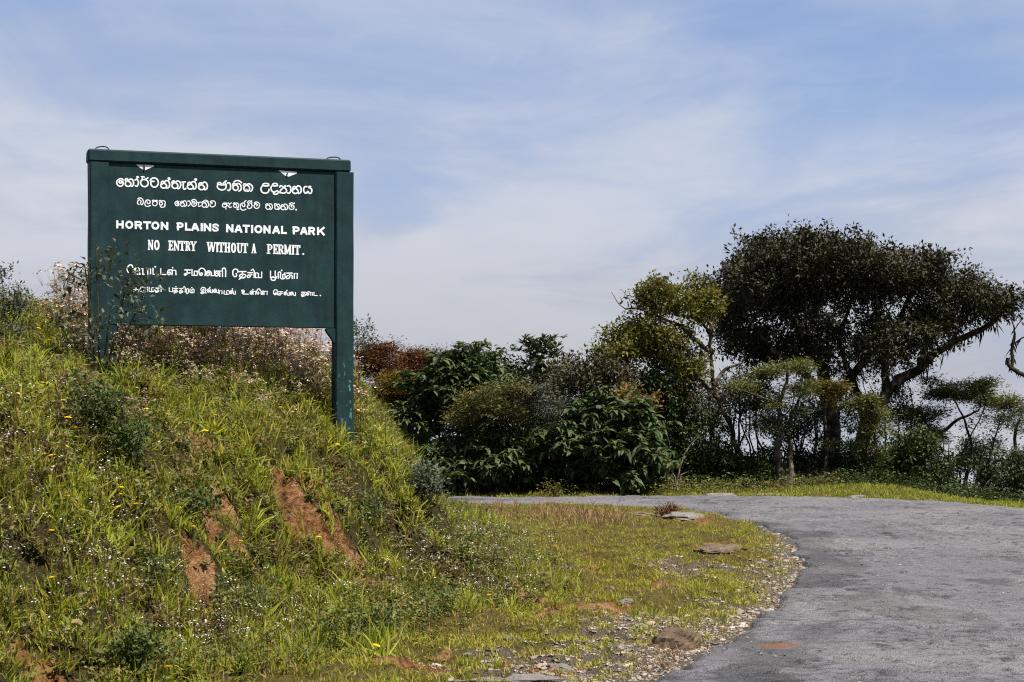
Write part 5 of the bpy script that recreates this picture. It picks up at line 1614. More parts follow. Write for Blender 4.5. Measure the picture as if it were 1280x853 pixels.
shrub('olive_bush', 'olive-green fine-tufted bush standing out in the middle of the dark thicket', 44.6, (630, 616),
      [(562, 515), (575, 492), (605, 478), (640, 478), (668, 490), (672, 515), (640, 528), (600, 535), (570, 530)], 1.0, 300, 'spray', 0.085, 24, 'tuft_olive', 54, step=0.13, kill=0.17,
      more=[dict(poly=[(650, 490), (680, 482), (705, 500), (700, 525), (665, 525)], depth=0.8, n=120, style='spray', size=0.085, per=22, mat='tuft_grey')])
shrub('dense_bush', 'dark rounded bush at the top of the thicket, left of the pointed leafy plant', 49.0, (625, 616),
      [(570, 460), (590, 436), (625, 428), (655, 440), (675, 470), (700, 530), (700, 600), (640, 612), (610, 570), (575, 540)], 1.4, 560, 'clump', 0.13, 12, 'crown_green', 55, group='dark bushes of the thicket')
shrub('pointed_shrub', 'pointed shrub of long upright leaves, highest point of the thicket', 48.6, (682, 616),
      [(668, 408), (682, 420), (705, 438), (715, 465), (700, 500), (665, 500), (645, 465), (650, 438)], 0.9, 150, 'upright', 0.20, 8, 'big_leaf_olive', 56, step=0.2, kill=0.22, leaf_r=1.6)
shrub('brownish_bush', 'dull brownish-green bush between the pointed shrub and the yellow-green tree', 47.6, (735, 616),
      [(680, 470), (705, 446), (745, 436), (785, 446), (810, 480), (790, 530), (730, 540), (690, 515)], 1.3, 420, 'clump', 0.12, 12, 'brown_leaf', 57, group='dark bushes of the thicket')
shrub('dense_bush', 'black-green bush filling the hollow under the yellow-green tree', 48.9, (835, 616),
      [(780, 465), (830, 455), (880, 480), (905, 530), (915, 580), (900, 618), (820, 620), (785, 590), (775, 520)], 1.3, 600, 'clump', 0.121, 13, 'crown_green', 58, group='dark bushes of the thicket')
shrub('dense_bush', 'low dark bush at the foot of the crooked pale trunk', 49.0, (945, 616),
      [(890, 585), (915, 560), (950, 565), (985, 580), (1000, 600), (990, 618), (900, 620)], 0.9, 260, 'clump', 0.110, 13, 'crown_green', 59, group='dark bushes of the thicket')
shrub('dense_bush', 'low dark bush between the slim twin stems and the thick umbrella tree trunk', 49.4, (1015, 616),
      [(990, 600), (1005, 578), (1025, 572), (1060, 585), (1085, 600), (1080, 622), (1000, 622)], 0.9, 230, 'clump', 0.099, 13, 'brown_leaf', 60, group='dark bushes of the thicket')
shrub('dense_bush', 'bright deep-green rounded bush right of the stacked olive tree', 49.2, (1130, 620),
      [(1095, 580), (1110, 545), (1135, 532), (1160, 545), (1178, 575), (1185, 610), (1165, 624), (1105, 622)], 1.1, 420, 'clump', 0.110, 14, 'crown_green', 61, group='dark bushes of the thicket',
      more=[dict(poly=[(1115, 560), (1140, 545), (1150, 570), (1125, 585)], depth=1.1, n=70, style='clump', size=0.10, per=9)])
shrub('dense_bush', 'grey-green rounded bush at the right edge of the road', 49.4, (1248, 630),
      [(1222, 600), (1232, 575), (1252, 560), (1285, 556), (1310, 580), (1312, 630), (1260, 634), (1228, 628)], 1.1, 420, 'clump', 0.094, 14, 'crown_grey', 62, group='dark bushes of the thicket')
# heath on the hillside behind the bank
for k, (pts, mt, lb, dd) in enumerate([
        ([(440, 470), (450, 436), (478, 430), (500, 442), (505, 470), (480, 480)], 'heath', 'rust-coloured heath bush right behind the sign post on the hillside', 49.2),
        ([(488, 462), (500, 444), (530, 436), (556, 444), (560, 468), (520, 474)], 'heath', 'rust-coloured heath bush against the sky beside the tall glossy shrub', 51.0),
        ([(462, 500), (468, 470), (490, 462), (515, 470), (520, 500), (490, 512)], 'heath_gold', 'golden-brown heath bush below the rust-coloured ones', 47.8),
        ([(540, 458), (556, 444), (580, 442), (590, 460), (565, 470)], 'heath', 'small rust-coloured heath bush peeping over the thicket', 52.0)]):
    gz = float(height((np.mean([p[0] for p in pts]) - 640) / F * dd, dd))
    gy = HOR - (gz - EYE) * F / dd
    c = np.mean(pts, axis=0)
    limbs = [([(c[0] + s * 9, gy + 3, 0), (c[0] + s * 14, (gy + c[1]) / 2, 0), (c[0] + s * 20, c[1], -.2)], 0.02, 0.01) for s in (-1, 0, 1)]
    woody('heath_bush', lb, 'shrub', dd, limbs, [dict(poly=pts, depth=0.9, n=330, style='spray', size=0.085, per=22, shell=0.7)], mt, 'bark', 'heath bushes on the hillside',
          step=0.13, reach=0.8, kill=0.16, tip=0.005, seed=70 + k, wood_name='stem', crown_name='foliage', flare=0.2)
# ---------------------------------------------------------------- grass, weeds, gravel
def scatter(density, x0, x1, y0, y1, top, gen, accept):
    """points per square metre = density * accept(x, y) (0..1), thinning with distance; only ground the camera side can see"""
    n = int((x1 - x0) * (y1 - y0) * density)
    x = gen.uniform(x0, x1, n); y = gen.uniform(y0, y1, n)
    keep = np.abs(x) < 0.285 * y + 0.8
    x, y = x[keep], y[keep]
    p = accept(x, y) * np.clip((top / y) ** 1.25, 0, 1)
    k = gen.uniform(0, 1, len(x)) < p
    return x[k], y[k]


def slope_n(x, y, e=0.06):
    return (height(x + e, y) - height(x - e, y)) / (2 * e), (height(x, y + e) - height(x, y - e)) / (2 * e)


BLADE = []
for bend in (0.15, 0.4, 0.75):
    t_ = np.array([0, .35, .7, 1.0]); w_ = np.array([.9, 1.0, .7, 0]) * 0.5
    yy = bend * t_ ** 2; zz = t_ - 0.35 * bend * t_ ** 2.5
    V_ = []
    for i in range(3): V_ += [(-w_[i], yy[i], zz[i]), (w_[i], yy[i], zz[i])]
    V_.append((0, yy[3], zz[3]))
    BLADE.append((np.array(V_), [(np.array([[0, 1, 3, 2], [2, 3, 5, 4]]), 0), (np.array([[4, 5, 6]]), 0)]))


def blades(x, y, per, length, width, spread, gen, lean=0.45, sink=0.01):
    n = len(x)
    k = np.maximum(1, gen.poisson(per, n))
    i = np.repeat(np.arange(n), k); m = len(i)
    az = gen.uniform(0, 2 * np.pi, m)
    rr = np.abs(gen.normal(0, spread, m))
    bx = x[i] + rr * np.cos(az); by = y[i] + rr * np.sin(az)
    ln = length * np.repeat(gen.uniform(0.55, 1.35, n), k) * gen.uniform(0.6, 1.2, m)
    S = np.stack([width * gen.uniform(0.7, 1.3, m), ln, ln], -1)
    rot = rot_z_tilt(m, gen.uniform(0, 2 * np.pi, m), az + gen.normal(0, 0.5, m), np.abs(gen.normal(0, lean, m)))
    P = np.stack([bx, by, height(bx, by) - sink], -1)
    return instances(BLADE, gen.choice(3, m, p=[.35, .4, .25]), P, rot, S)


def dirt_at(x, y):
    c, d = scar_fields(x, y)
    return np.maximum(d, np.clip(c / 0.26, 0, 1)) - 0.12 + 0.3 * perlin(x * 7, y * 7, 15)


g = np.random.default_rng(101)


def on_bank(x, y):
    s = bank_s(x, y)
    return sstep(0.15, 0.75, s) * (y < 37.5) * (y > 9)


def a_grass(x, y):
    lawn = 0.34 + 1.5 * fbm(x * 0.9, y * 0.6, 3, 111) + 0.7 * fbm(x * 2.6, y * 1.9, 3, 113)
    q = [hit(u, v) for u, v in ((260, 520), (360, 530), (60, 455), (120, 700), (60, 780), (470, 560), (340, 720), (30, 820), (160, 650), (420, 720), (100, 830), (370, 760), (300, 560))]
    for p in q: lawn = lawn + 0.55 * np.exp(-((x - p[0]) / 0.7) ** 2 - ((y - p[1]) / 1.0) ** 2)
    return on_bank(x, y) * np.clip(lawn, 0.10, 1) * (1 - 0.93 * sstep(0.3, 0.8, dirt_at(x, y)))


x, y = scatter(250, -9, 4, 9.5, 36, 14, g, a_grass)
V, f_, m_ = blades(x, y, 7, 0.115, 0.0098, 0.035, g)
tag(mesh_obj('bank_grass', V, f_, M['grass'], m_), kind='stuff')
# longer tussocks
x, y = scatter(16, -9, 4, 9.5, 34, 14, g, lambda x, y: a_grass(x, y))
V, f_, m_ = blades(x, y, 24, 0.20, 0.011, 0.035, g, 0.7)
tag(mesh_obj('grass_tussocks', V, f_, M['grass'], m_), kind='stuff')
# fresh bright tufts standing out of the slope
x, y = scatter(9, -9, 4, 9.5, 30, 15, g, lambda x, y: on_bank(x, y) * np.clip(0.5 + 1.5 * fbm(x * 1.3, y * 0.9, 2, 115), 0.1, 1) * (1 - 0.6 * sstep(0.3, 0.8, dirt_at(x, y))))
V, f_, m_ = blades(x, y, 30, 0.19, 0.013, 0.03, g, 0.75)
tag(mesh_obj('fresh_tufts', V, f_, M['fresh'], m_), kind='stuff')
# straw and dead stems
x, y = scatter(120, -9, 3.5, 9.5, 34, 14, g, lambda x, y: on_bank(x, y) * np.clip(0.35 + 1.2 * fbm(x, y, 3, 131), 0.05, 1) * (1 - 0.8 * sstep(0.3, 0.8, dirt_at(x, y))))
V, f_, m_ = blades(x, y, 4, 0.13, 0.005, 0.05, g, 1.0)
tag(mesh_obj('dry_straw', V, f_, M['dry'], m_), kind='stuff')


# ---- broad-leaved weeds
def weed_template(gen, h, n_leaf, size, w=0.5, spread=0.35, bushy=1.0):
    mb = MB()
    th = gen.uniform(0, 6.28); lean = gen.uniform(0, 0.25) * h
    top = np.array([lean * math.cos(th), lean * math.sin(th), h])
    for a in (0, 1):
        d = np.array([math.cos(a * 1.57), math.sin(a * 1.57), 0]) * 0.0022
        mb.add([-d, d, top + d * .5, top - d * .5], [np.array([0, 1, 2, 3])], 1)
    V, F_ = [], []
    pos = np.array([top * t + np.append(gen.normal(0, spread * h * 0.35 * bushy, 2), 0) for t in gen.uniform(0.15, 1.0, n_leaf)])
    az = gen.uniform(0, 6.28, n_leaf)
    D = np.stack([np.cos(az), np.sin(az), gen.uniform(-0.2, 0.7, n_leaf)], -1)
    T = [leaf_shape(size, size * w, 0.15, 0.25), leaf_shape(size * 0.7, size * w * 0.8, 0.1, 0.1)]
    V, fs, ms = instances(T, gen.integers(0, 2, n_leaf), pos, frame_rot(D, gen.normal(0, 0.5, n_leaf)), gen.uniform(0.6, 1.2, n_leaf))
    mb.add(V, fs, 0)
    return mb


def flat_template(mb):
    V = np.concatenate(mb.V)
    return V, [(np.concatenate(l), m) for (k, m), l in mb.F.items()]


def add_florets(mb, gen, top, n, rad, size, mat=2, up=0.4):
    for _ in range(n):
        o = np.append(gen.normal(0, rad, 2), gen.normal(0, rad * up))
        c = top + o
        az = gen.uniform(0, 6.28)
        u = np.array([math.cos(az), math.sin(az), gen.normal(0, .3)]) * size * gen.uniform(.6, 1.2)
        v = np.array([-math.sin(az), math.cos(az), gen.normal(0, .3)]) * size * gen.uniform(.6, 1.2)
        mb.add([c - u, c - v * .9 + u * .2, c + u, c + v], [np.array([0, 1, 2, 3])], mat)
        mb.add([top * 0.8 + np.array([0, 0, 0]), top * 0.8 + np.array([.0015, 0, 0]), c], [np.array([0, 1, 2])], 1)


def plant_field(name, temps, x, y, mats, gen, smin=0.65, smax=1.3, tilt=0.25, sink=0.01):
    n = len(x)
    rot = rot_z_tilt(n, gen.uniform(0, 6.28, n), gen.uniform(0, 6.28, n), np.abs(gen.normal(0, tilt, n)))
    V, f_, m_ = instances(temps, gen.integers(0, len(temps), n), np.stack([x, y, height(x, y) - sink], -1), rot, gen.uniform(smin, smax, n))
    return tag(mesh_obj(name, V, f_, mats, m_), kind='stuff')


T_weed = [flat_template(weed_template(g, h, n, s)) for h, n, s in ((.13, 13, .042), (.17, 15, .038), (.10, 12, .05), (.21, 18, .04), (.15, 14, .058), (.08, 10, .036))]


def a_weed(x, y):
    return on_bank(x, y) * np.clip(0.62 - 1.5 * fbm(x * 0.9, y * 0.6, 3, 111) + 0.9 * fbm(x * 2, y * 2, 2, 141), 0.03, 1) * (1 - 0.93 * sstep(0.3, 0.8, dirt_at(x, y)))


x, y = scatter(230, -9, 4, 9.5, 36, 14, g, a_weed)
plant_field('weed_cover', T_weed, x, y, [M['weed_leaf'], M['weed_stem']], g)
# greener herb leaves near the ditch at the foot of the bank and on its right shoulder
x, y = scatter(26, -9, 4, 9.5, 36, 14, g, lambda x, y: on_bank(x, y) * np.exp(-((bank_s(x, y) - 0.75) / 0.5) ** 2) * (1 - sstep(0.3, 0.8, dirt_at(x, y))))
plant_field('ditch_weeds', T_weed, x, y, [M['herb_leaf'], M['weed_stem']], g, 0.7, 1.3)

# ---- white-flowered weeds
T_white = []
for h in (.20, .26, .32, .24):
    mb = weed_template(g, h, 9, .028)
    top = mb.V[0][2]
    add_florets(mb, g, top, 6, 0.02, 0.006)
    T_white.append(flat_template(mb))
PATCH = [((270, 815), .35, .8, 1.0), ((600, 725), .5, 1.3, .9), ((560, 700), .5, 1.2, .75), ((640, 690), .4, 1.4, .6), ((30, 690), .6, 1.0, .5), ((80, 720), .5, .8, .4), ((470, 760), .3, .6, .45), ((110, 590), .6, .7, .45),
         ((20, 610), .6, .7, .45), ((480, 590), .4, 1.2, .3), ((370, 800), .3, .6, .4), ((180, 650), .5, .7, .3), ((90, 480), .4, .8, .25), ((640, 665), .4, 1.5, .3)]
PW_ = [(hit(*p), a, b_, w_) for p, a, b_, w_ in PATCH]


def a_white(x, y):
    v = -0.05 + 0.9 * np.maximum(fbm(x * 1.9, y * 1.7, 3, 151) - 0.12, 0)
    for p, a, b_, w_ in PW_: v = v + w_ * np.exp(-((x - p[0]) / a) ** 2 - ((y - p[1]) / b_) ** 2)
    return sstep(-0.1, 0.4, bank_s(x, y)) * (y < 36) * np.clip(v, 0, 1) * (1 - 0.9 * sstep(0.3, 0.8, dirt_at(x, y)))


x, y = scatter(90, -9, 4, 9.5, 36, 14, g, a_white)
plant_field('white_flowered_weeds', T_white, x, y, [M['weed_leaf'], M['weed_stem'], M['white_bloom']], g, 0.7, 1.25)

# ---- tall faded weeds behind and under the board
T_dry = []
for h in (.40, .52, .62, .46, .56):
    mb = weed_template(g, h, 13, .05, 0.45, 0.3)
    top = mb.V[0][2]
    for _ in range(9):
        add_florets(mb, g, top * g.uniform(0.55, 1.0) + np.append(g.normal(0, 0.075, 2), g.uniform(-0.02, 0.03)), 8, 0.024, 0.0125)
    T_dry.append(flat_template(mb))


def a_dry(x, y):
    lx = (x - ORG[0]) * sx_dir[0] + (y - ORG[1]) * sx_dir[1]; ly = (x - ORG[0]) * sy_dir[0] + (y - ORG[1]) * sy_dir[1]
    e = 0.15 * fbm(x * 2, y * 2, 2, 161)
    return sstep(-0.25, 0.1, lx + e) * sstep(2.6, 2.2, lx + e) * sstep(0.10, 0.45, ly + e) * sstep(4.2, 2.6, ly)


x, y = scatter(72, -4.5, -0.5, 16, 23, 23, g, a_dry)
plant_field('faded_flower_weeds', T_dry, x, y, [M['weed_leaf'], M['weed_stem'], M['dry_bloom']], g, 0.45, 1.2, 0.2)
# lower ones in front of the board and over the right shoulder of the bank
q1 = [hit(u, v) for u, v in ((300, 492), (200, 480), (370, 490))]; q2 = [hit(u, v) for u, v in ((470, 470), (490, 520), (520, 580), (455, 440), (545, 610), (60, 560))]
x, y = scatter(60, -5, 2, 13, 32, 20, g, lambda x, y: np.clip(sum(0.8 * np.exp(-((x - p[0]) / .45) ** 2 - ((y - p[1]) / .45) ** 2) for p in q1) + sum(0.75 * np.exp(-((x - p[0]) / .5) ** 2 - ((y - p[1]) / 1.3) ** 2) for p in q2), 0, 1))
plant_field('faded_flower_weeds', T_dry, x, y, [M['weed_leaf'], M['weed_stem'], M['dry_bloom']], g, 0.3, 0.6, 0.2)

# ---- verge turf
def a_verge(x, y):
    sd = road_sd(x, y)
    s = bank_s(x, y)
    gr = gravel_field(x, y)
    return sstep(0.9, 0.3, s) * sstep(-0.02, -0.25, sd) * (y < 39) * (x > -6) * (1 - 0.6 * sstep(0.35, 0.8, gr)) * (1 - 0.92 * sstep(0.3, 0.8, dirt_at(x, y))) * np.clip(0.6 + 1.2 * fbm(x * 1.3, y * 0.7, 3, 171) + 0.8 * fbm(x * 3.5, y * 2.2, 2, 173), 0.06, 1)


x, y = scatter(520, -3.5, 5, 9.5, 39, 13, g, a_verge)
V, f_, m_ = blades(x, y, 7, 0.052, 0.0075, 0.028, g, 0.65)
tag(mesh_obj('verge_turf', V, f_, M['turf'], m_), kind='stuff')
x, y = scatter(26, -3.5, 5, 9.5, 39, 16, g, lambda x, y: a_verge(x, y) * np.clip(0.3 + 1.6 * fbm(x * 0.8, y * 0.5, 2, 181), 0, 1))
V, f_, m_ = blades(x, y, 18, 0.11, 0.007, 0.03, g, 0.55)
tag(mesh_obj('verge_tussocks', V, f_, M['grass'], m_), kind='stuff')
x, y = scatter(260, -3.5, 5, 9.5, 39, 13, g, lambda x, y: sstep(0.9, 0.3, bank_s(x, y)) * sstep(0.1, -0.2, road_sd(x, y)) * (y < 39) * np.clip(0.3 - 1.5 * fbm(x * 1.3, y * 0.7, 3, 171), 0.06, 1))
V, f_, m_ = blades(x, y, 5, 0.045, 0.006, 0.04, g, 1.1)
tag(mesh_obj('dry_turf', V, f_, M['dry'], m_), kind='stuff')
x, y = scatter(60, -3.5, 5, 9.5, 39, 13, g, lambda x, y: a_verge(x, y) * np.clip(2.2 * fbm(x * 1.1, y * 0.6, 3, 177), 0, 1))
plant_field('low_mat_weeds', T_weed, x, y, [M['weed_leaf'], M['weed_stem']], g, 0.25, 0.55, 0.3)
# tall reddish seeding grass at the far end of the verge
qv = [hit(u, v) for u, v in ((720, 645), (690, 645), (750, 648), (660, 640))]
x, y = scatter(30, -3, 4, 24, 38, 34, g, lambda x, y: np.clip(sum(np.exp(-((x - p[0]) / .5) ** 2 - ((y - p[1]) / 2.0) ** 2) for p in qv), 0, 1))
V, f_, m_ = blades(x, y, 10, 0.17, 0.008, 0.05, g, 0.35)
tag(mesh_obj('seeding_grass', V, f_, M['dry'], m_), kind='stuff')


# ---- beyond the road
def a_far(x, y):
    edge = np.interp(x, road_far_x, road_far_y)
    return sstep(0.05, 0.35, y - edge) * (y < 52)


rf = np.array(sorted(road_far)); road_far_x, road_far_y = rf[:, 0], rf[:, 1]
x, y = scatter(55, -6, 14, 36, 52, 60, g, a_far)
V, f_, m_ = blades(x, y, 9, 0.10, 0.014, 0.07, g, 0.5)
tag(mesh_obj('ridge_grass', V, f_, M['far_turf'], m_), kind='stuff')
T_far = [flat_template(weed_template(g, h, 26, .07, 0.5, 0.9)) for h in (.26, .34, .22)]
fw = [(px(800, 616, 44.6), 1.0, .35), (px(860, 614, 44.9), .9, .3), (px(930, 614, 45.3), 1.0, .3), (px(705, 618, 43.6), .45, .25), (px(1010, 612, 46.3), .8, .3), (px(1060, 608, 46.9), 1.0, .3)]
x, y = scatter(60, -3, 11, 42, 50, 60, g, lambda x, y: a_far(x, y) * np.clip(sum(np.exp(-((x - p[0]) / a) ** 2 - ((y - p[1]) / b_) ** 2) for p, a, b_ in fw), 0, 1))
plant_field('ridge_weeds', T_far, x, y, [M['weed_leaf'], M['weed_stem']], g, 0.6, 1.3)
x, y = scatter(40, -3, 14, 44, 54, 60, g, lambda x, y: a_far(x, y) * sstep(45.3, 46.3, y) * np.clip(.5 + 1.2 * fbm(x, y, 2, 191), 0, 1))
plant_field('ridge_undergrowth', T_far, x, y, [M['crown_green'], M['weed_stem']], g, 0.7, 1.7)

# ---- gravel
def stone_template(gen, k):
    V = np.array([(1, 0, 0), (-1, 0, 0), (0, 1, 0), (0, -1, 0), (0, 0, .7), (0, 0, -.7), (.6, .6, .4), (-.6, .6, .4), (.6, -.6, .4), (-.6, -.6, .4)], float)
    V = V * gen.uniform(0.65, 1.15, V.shape) * np.array([1.15, 0.9, 0.75])
    T = np.array([[4, 0, 6], [4, 6, 2], [4, 2, 7], [4, 7, 1], [4, 1, 9], [4, 9, 3], [4, 3, 8], [4, 8, 0], [5, 6, 0], [5, 2, 6], [5, 7, 2], [5, 1, 7], [5, 9, 1], [5, 3, 9], [5, 8, 3], [5, 0, 8]])
    return V, [(T, 0)]


T_st = [stone_template(g, k) for k in range(6)]
x, y = scatter(900, -3, 6, 9.5, 38, 13, g, lambda x, y: np.clip(gravel_field(x, y) * 1.1, 0, 1) ** 1.3 * (road_sd(x, y) < 0.02))
n = len(x); s_ = 0.0045 + 0.0065 * g.gamma(1.2, 1.0, n)
V, f_, m_ = instances(T_st, g.integers(0, 6, n), np.stack([x, y, height(x, y) - s_ * 0.1], -1), rot_z_tilt(n, g.uniform(0, 6.28, n), g.uniform(0, 6.28, n), np.abs(g.normal(0, .3, n))), s_)
tag(mesh_obj('roadside_gravel', V, f_, M['gravel'], m_), kind='stuff')
# loose chips lying on the road
x, y = scatter(26, -1, 8, 10, 34, 14, g, lambda x, y: (road_sd(x, y) > 0.1) * np.clip(.4 + fbm(x, y * .7, 2, 201), 0, 1))
n = len(x); s_ = 0.004 + 0.004 * g.gamma(1.3, 1.0, n)
V, f_, m_ = instances(T_st, g.integers(0, 6, n), np.stack([x, y, base_height(x, y) + 0.045], -1), rot_z_tilt(n, g.uniform(0, 6.28, n), g.uniform(0, 6.28, n), np.abs(g.normal(0, .3, n))), s_)
tag(mesh_obj('road_chips', V, f_, M['gravel'], m_), kind='stuff')
# ---------------------------------------------------------------- rocks, herbs, flowers
def rock(u, v, w, h, mat, label, depth=None, seed=0, flat=1.0, name='rock', d=None, sink=0.12):
    """u, v: photo point where it meets the ground; w, h: size in photo pixels"""
    gen = np.random.default_rng(900 + seed)
    P = hit(u, v) if d is None else np.array([(u - 640) / F * d, d, float(height((u - 640) / F * d, d))])
    sw = w / F * P[1] / 2; sh = h / F * P[1] * 0.75
    dp = depth if depth else sw * 0.8
    nu, nv = 30, 16
    a = np.linspace(0, 2 * np.pi, nu, endpoint=False); e = np.linspace(-0.55, np.pi / 2, nv)
    A, E_ = np.meshgrid(a, e)
    r = 1 + 0.38 * fbm(np.cos(A) * 1.3 + seed * 3.1 + np.sin(E_), np.sin(A) * 1.3 + E_ * 1.2, 4, 300 + seed, 0.6)
    # a few flat faces
    X = np.cos(A) * np.cos(E_) * r; Y = np.sin(A) * np.cos(E_) * r; Z = np.sin(E_) * r
    Z = np.where(Z > 0.8 * flat, 0.8 * flat + (Z - 0.8 * flat) * 0.35, Z)
    sk = gen.uniform(-0.3, 0.3)
    X = X + sk * Z
    V = np.stack([X * sw, Y * dp, Z * sh * 1.25], -1).reshape(-1, 3)
    i = (np.arange(nv - 1)[:, None] * nu + np.arange(nu)[None]); j = np.arange(nv - 1)[:, None] * nu + (np.arange(nu)[None] + 1) % nu
    q = np.stack([i, j, j + nu, i + nu], -1).reshape(-1, 4)
    o = mesh_obj(name, V, [q, (np.arange(nu) + (nv - 1) * nu)[None]], M[mat], smooth=False)
    o.location = (P[0], P[1] + dp * 0.6, P[2] - sink * sh)
    o.rotation_euler = (0, 0, gen.uniform(-0.2, 0.2))
    return tag(o, label, 'rock')


rock(845, 812, 66, 34, 'rock', 'brown rounded boulder in the gravel at the broken edge of the road', seed=1)
rock(630, 851, 140, 4, 'rock_pale', 'flat pale slab of rock in the turf at the bottom edge', seed=2, depth=0.16, flat=0.7, sink=0.4)
rock(860, 646, 54, 9, 'rock_pale', 'whitish rock at the tip of the grass verge where the road bends', seed=3, depth=0.6, sink=0.5)
rock(800, 645, 50, 6, 'rock', 'low brown rock half sunk in grass left of the whitish rock', seed=4, depth=0.4)
rock(905, 688, 58, 9, 'rock', 'brown hump of rock on the verge beside the bend', seed=5, depth=0.6, sink=0.62)
rock(900, 627, 46, 6, 'rock_pale', 'long low pale rock across the road under the crooked trunk', seed=7, depth=0.4, d=43.9)
rock(962, 626, 50, 4, 'rock_pale', 'thin pale rock across the road below the layered twin-stemmed tree', seed=8, depth=0.35, d=44.0)
rock(1072, 628, 26, 4, 'rock_pale', 'small pale rock in front of the grassy mound across the road', seed=9, depth=0.3, d=43.0)
rock(727, 780, 15, 7, 'rock', 'brown stone on the patch of orange dirt', seed=10)
rock(690, 770, 15, 6, 'rock', 'tan stone left of the orange dirt patch', seed=11)
rock(782, 758, 20, 7, 'rock_pale', 'pale stone in thin turf between dirt patch and gravel', seed=12)
rock(762, 740, 16, 9, 'rock', 'small tan stone above the orange dirt patch', seed=13)
rock(640, 800, 26, 5, 'rock_pale', 'flat pale stone in the turf below the flowering weeds', seed=15)
rock(700, 712, 34, 9, 'rock', 'low brown stone at the foot of the bank among weeds', seed=16)
rock(834, 835, 16, 10, 'rock', 'reddish small stone in the gravel in front of the boulder', seed=17)
rock(700, 838, 34, 9, 'rock_pale', 'pale stone amid gravel near the bottom edge', seed=18)
rock(35, 404, 40, 7, 'rock', 'weathered brown stone on the crest of the bank at far left', seed=19, depth=0.3, d=21.0)
rock(325, 488, 30, 9, 'rock_dark', 'dark stone under the board among faded weeds', seed=20, d=17.6)


# ---- leafy plants one can pick out on the bank
def herb(name, label, base, stems, polys, leaf, size, seed, d=None, bark='stem_brown', thick=0.006, cat='plant', group=None, style='clump', per=7, n=60, depth=0.14, step=0.035, tall=False, bare=()):
    P = hit(*base) if d is None else None
    D = d if d is not None else P[1]
    gz = float(height((base[0] - 640) / F * D, D)); vy = HOR - (gz - EYE) * F / D
    limbs = []
    for s in stems:
        s = [(base[0] + (i * 0.8), max(base[1], vy)) if k == 0 else q for k, q in enumerate(s) for i in (0,)]
        limbs.append((s, thick, thick * 0.5))
    cr = []
    for p in polys:
        ex = p[1] if isinstance(p[1], dict) else {}
        pl = p[0] if ex else p
        cr.append(dict(dict(poly=pl, depth=depth, n=n, style=style, size=size, per=per, shell=0.6), **ex))
    # every stem starts from the ground
    return woody(name, label, cat, D, limbs, cr, leaf, bark, group, step=step, reach=0.30, kill=step * 1.5, tip=0.0022, seed=seed, wood_name='stem', crown_name='foliage',
                 leaf_r=2.6, jitter=0.006, flare=0.2, wob=0.15)


B = (123, 512)
herb('grey_leaved_shrub', 'tall spindly grey-leaved shrub rising in front of the left sign post', B,
     [[B, (124, 470), (123, 430), (122, 380), (121, 340), (120, 308)], [(126, 512), (132, 470), (142, 430), (150, 395), (156, 360), (158, 345)], [B, (116, 470), (108, 440), (98, 420), (80, 402)],
      [(128, 512), (134, 480), (150, 445), (160, 410), (170, 390), (176, 384)], [(122, 400), (112, 372), (102, 352), (92, 345), (84, 340)], [(121, 365), (108, 345), (100, 332), (94, 328)], [(126, 512), (120, 480), (130, 450), (136, 400), (140, 375)]],
     [[(108, 325), (114, 308), (126, 304), (134, 315), (134, 335), (120, 348), (110, 345)], [(148, 345), (158, 340), (166, 352), (160, 368), (150, 366)], [(90, 345), (84, 338), (92, 336), (104, 352), (98, 356)],
      [(112, 400), (125, 372), (145, 372), (152, 395), (148, 420), (125, 430), (112, 420)], ([(108, 440), (130, 425), (145, 440), (140, 485), (118, 500), (100, 480)], dict(n=40, per=3)), [(164, 390), (174, 380), (178, 390), (168, 404)],
      [(162, 366), (172, 358), (174, 372), (164, 384)], [(72, 402), (84, 396), (88, 408), (76, 412)], [(92, 426), (106, 420), (110, 440), (100, 448)]],
     'grey_leaf', 0.062, 401, d=15.9, thick=0.012, cat='shrub', n=13, per=2, depth=0.10)
herb('leafy_weed', 'dark bushy weed with a brown seed stalk below the tall grey-leaved shrub', (150, 600),
     [[(150, 600), (152, 570), (154, 530), (156, 490), (158, 478)], [(148, 600), (135, 560), (125, 520)], [(152, 600), (165, 560), (172, 530)]],
     [[(112, 500), (130, 490), (142, 505), (140, 535), (118, 540), (108, 520)], ([(140, 540), (165, 520), (182, 540), (170, 575), (145, 580)], dict(mat='herb_leaf', n=60)), ([(148, 500), (160, 480), (170, 500), (160, 530)], dict(per=2, n=20, size=0.02))],
     'herb_leaf', 0.042, 402, cat='weed', n=70)
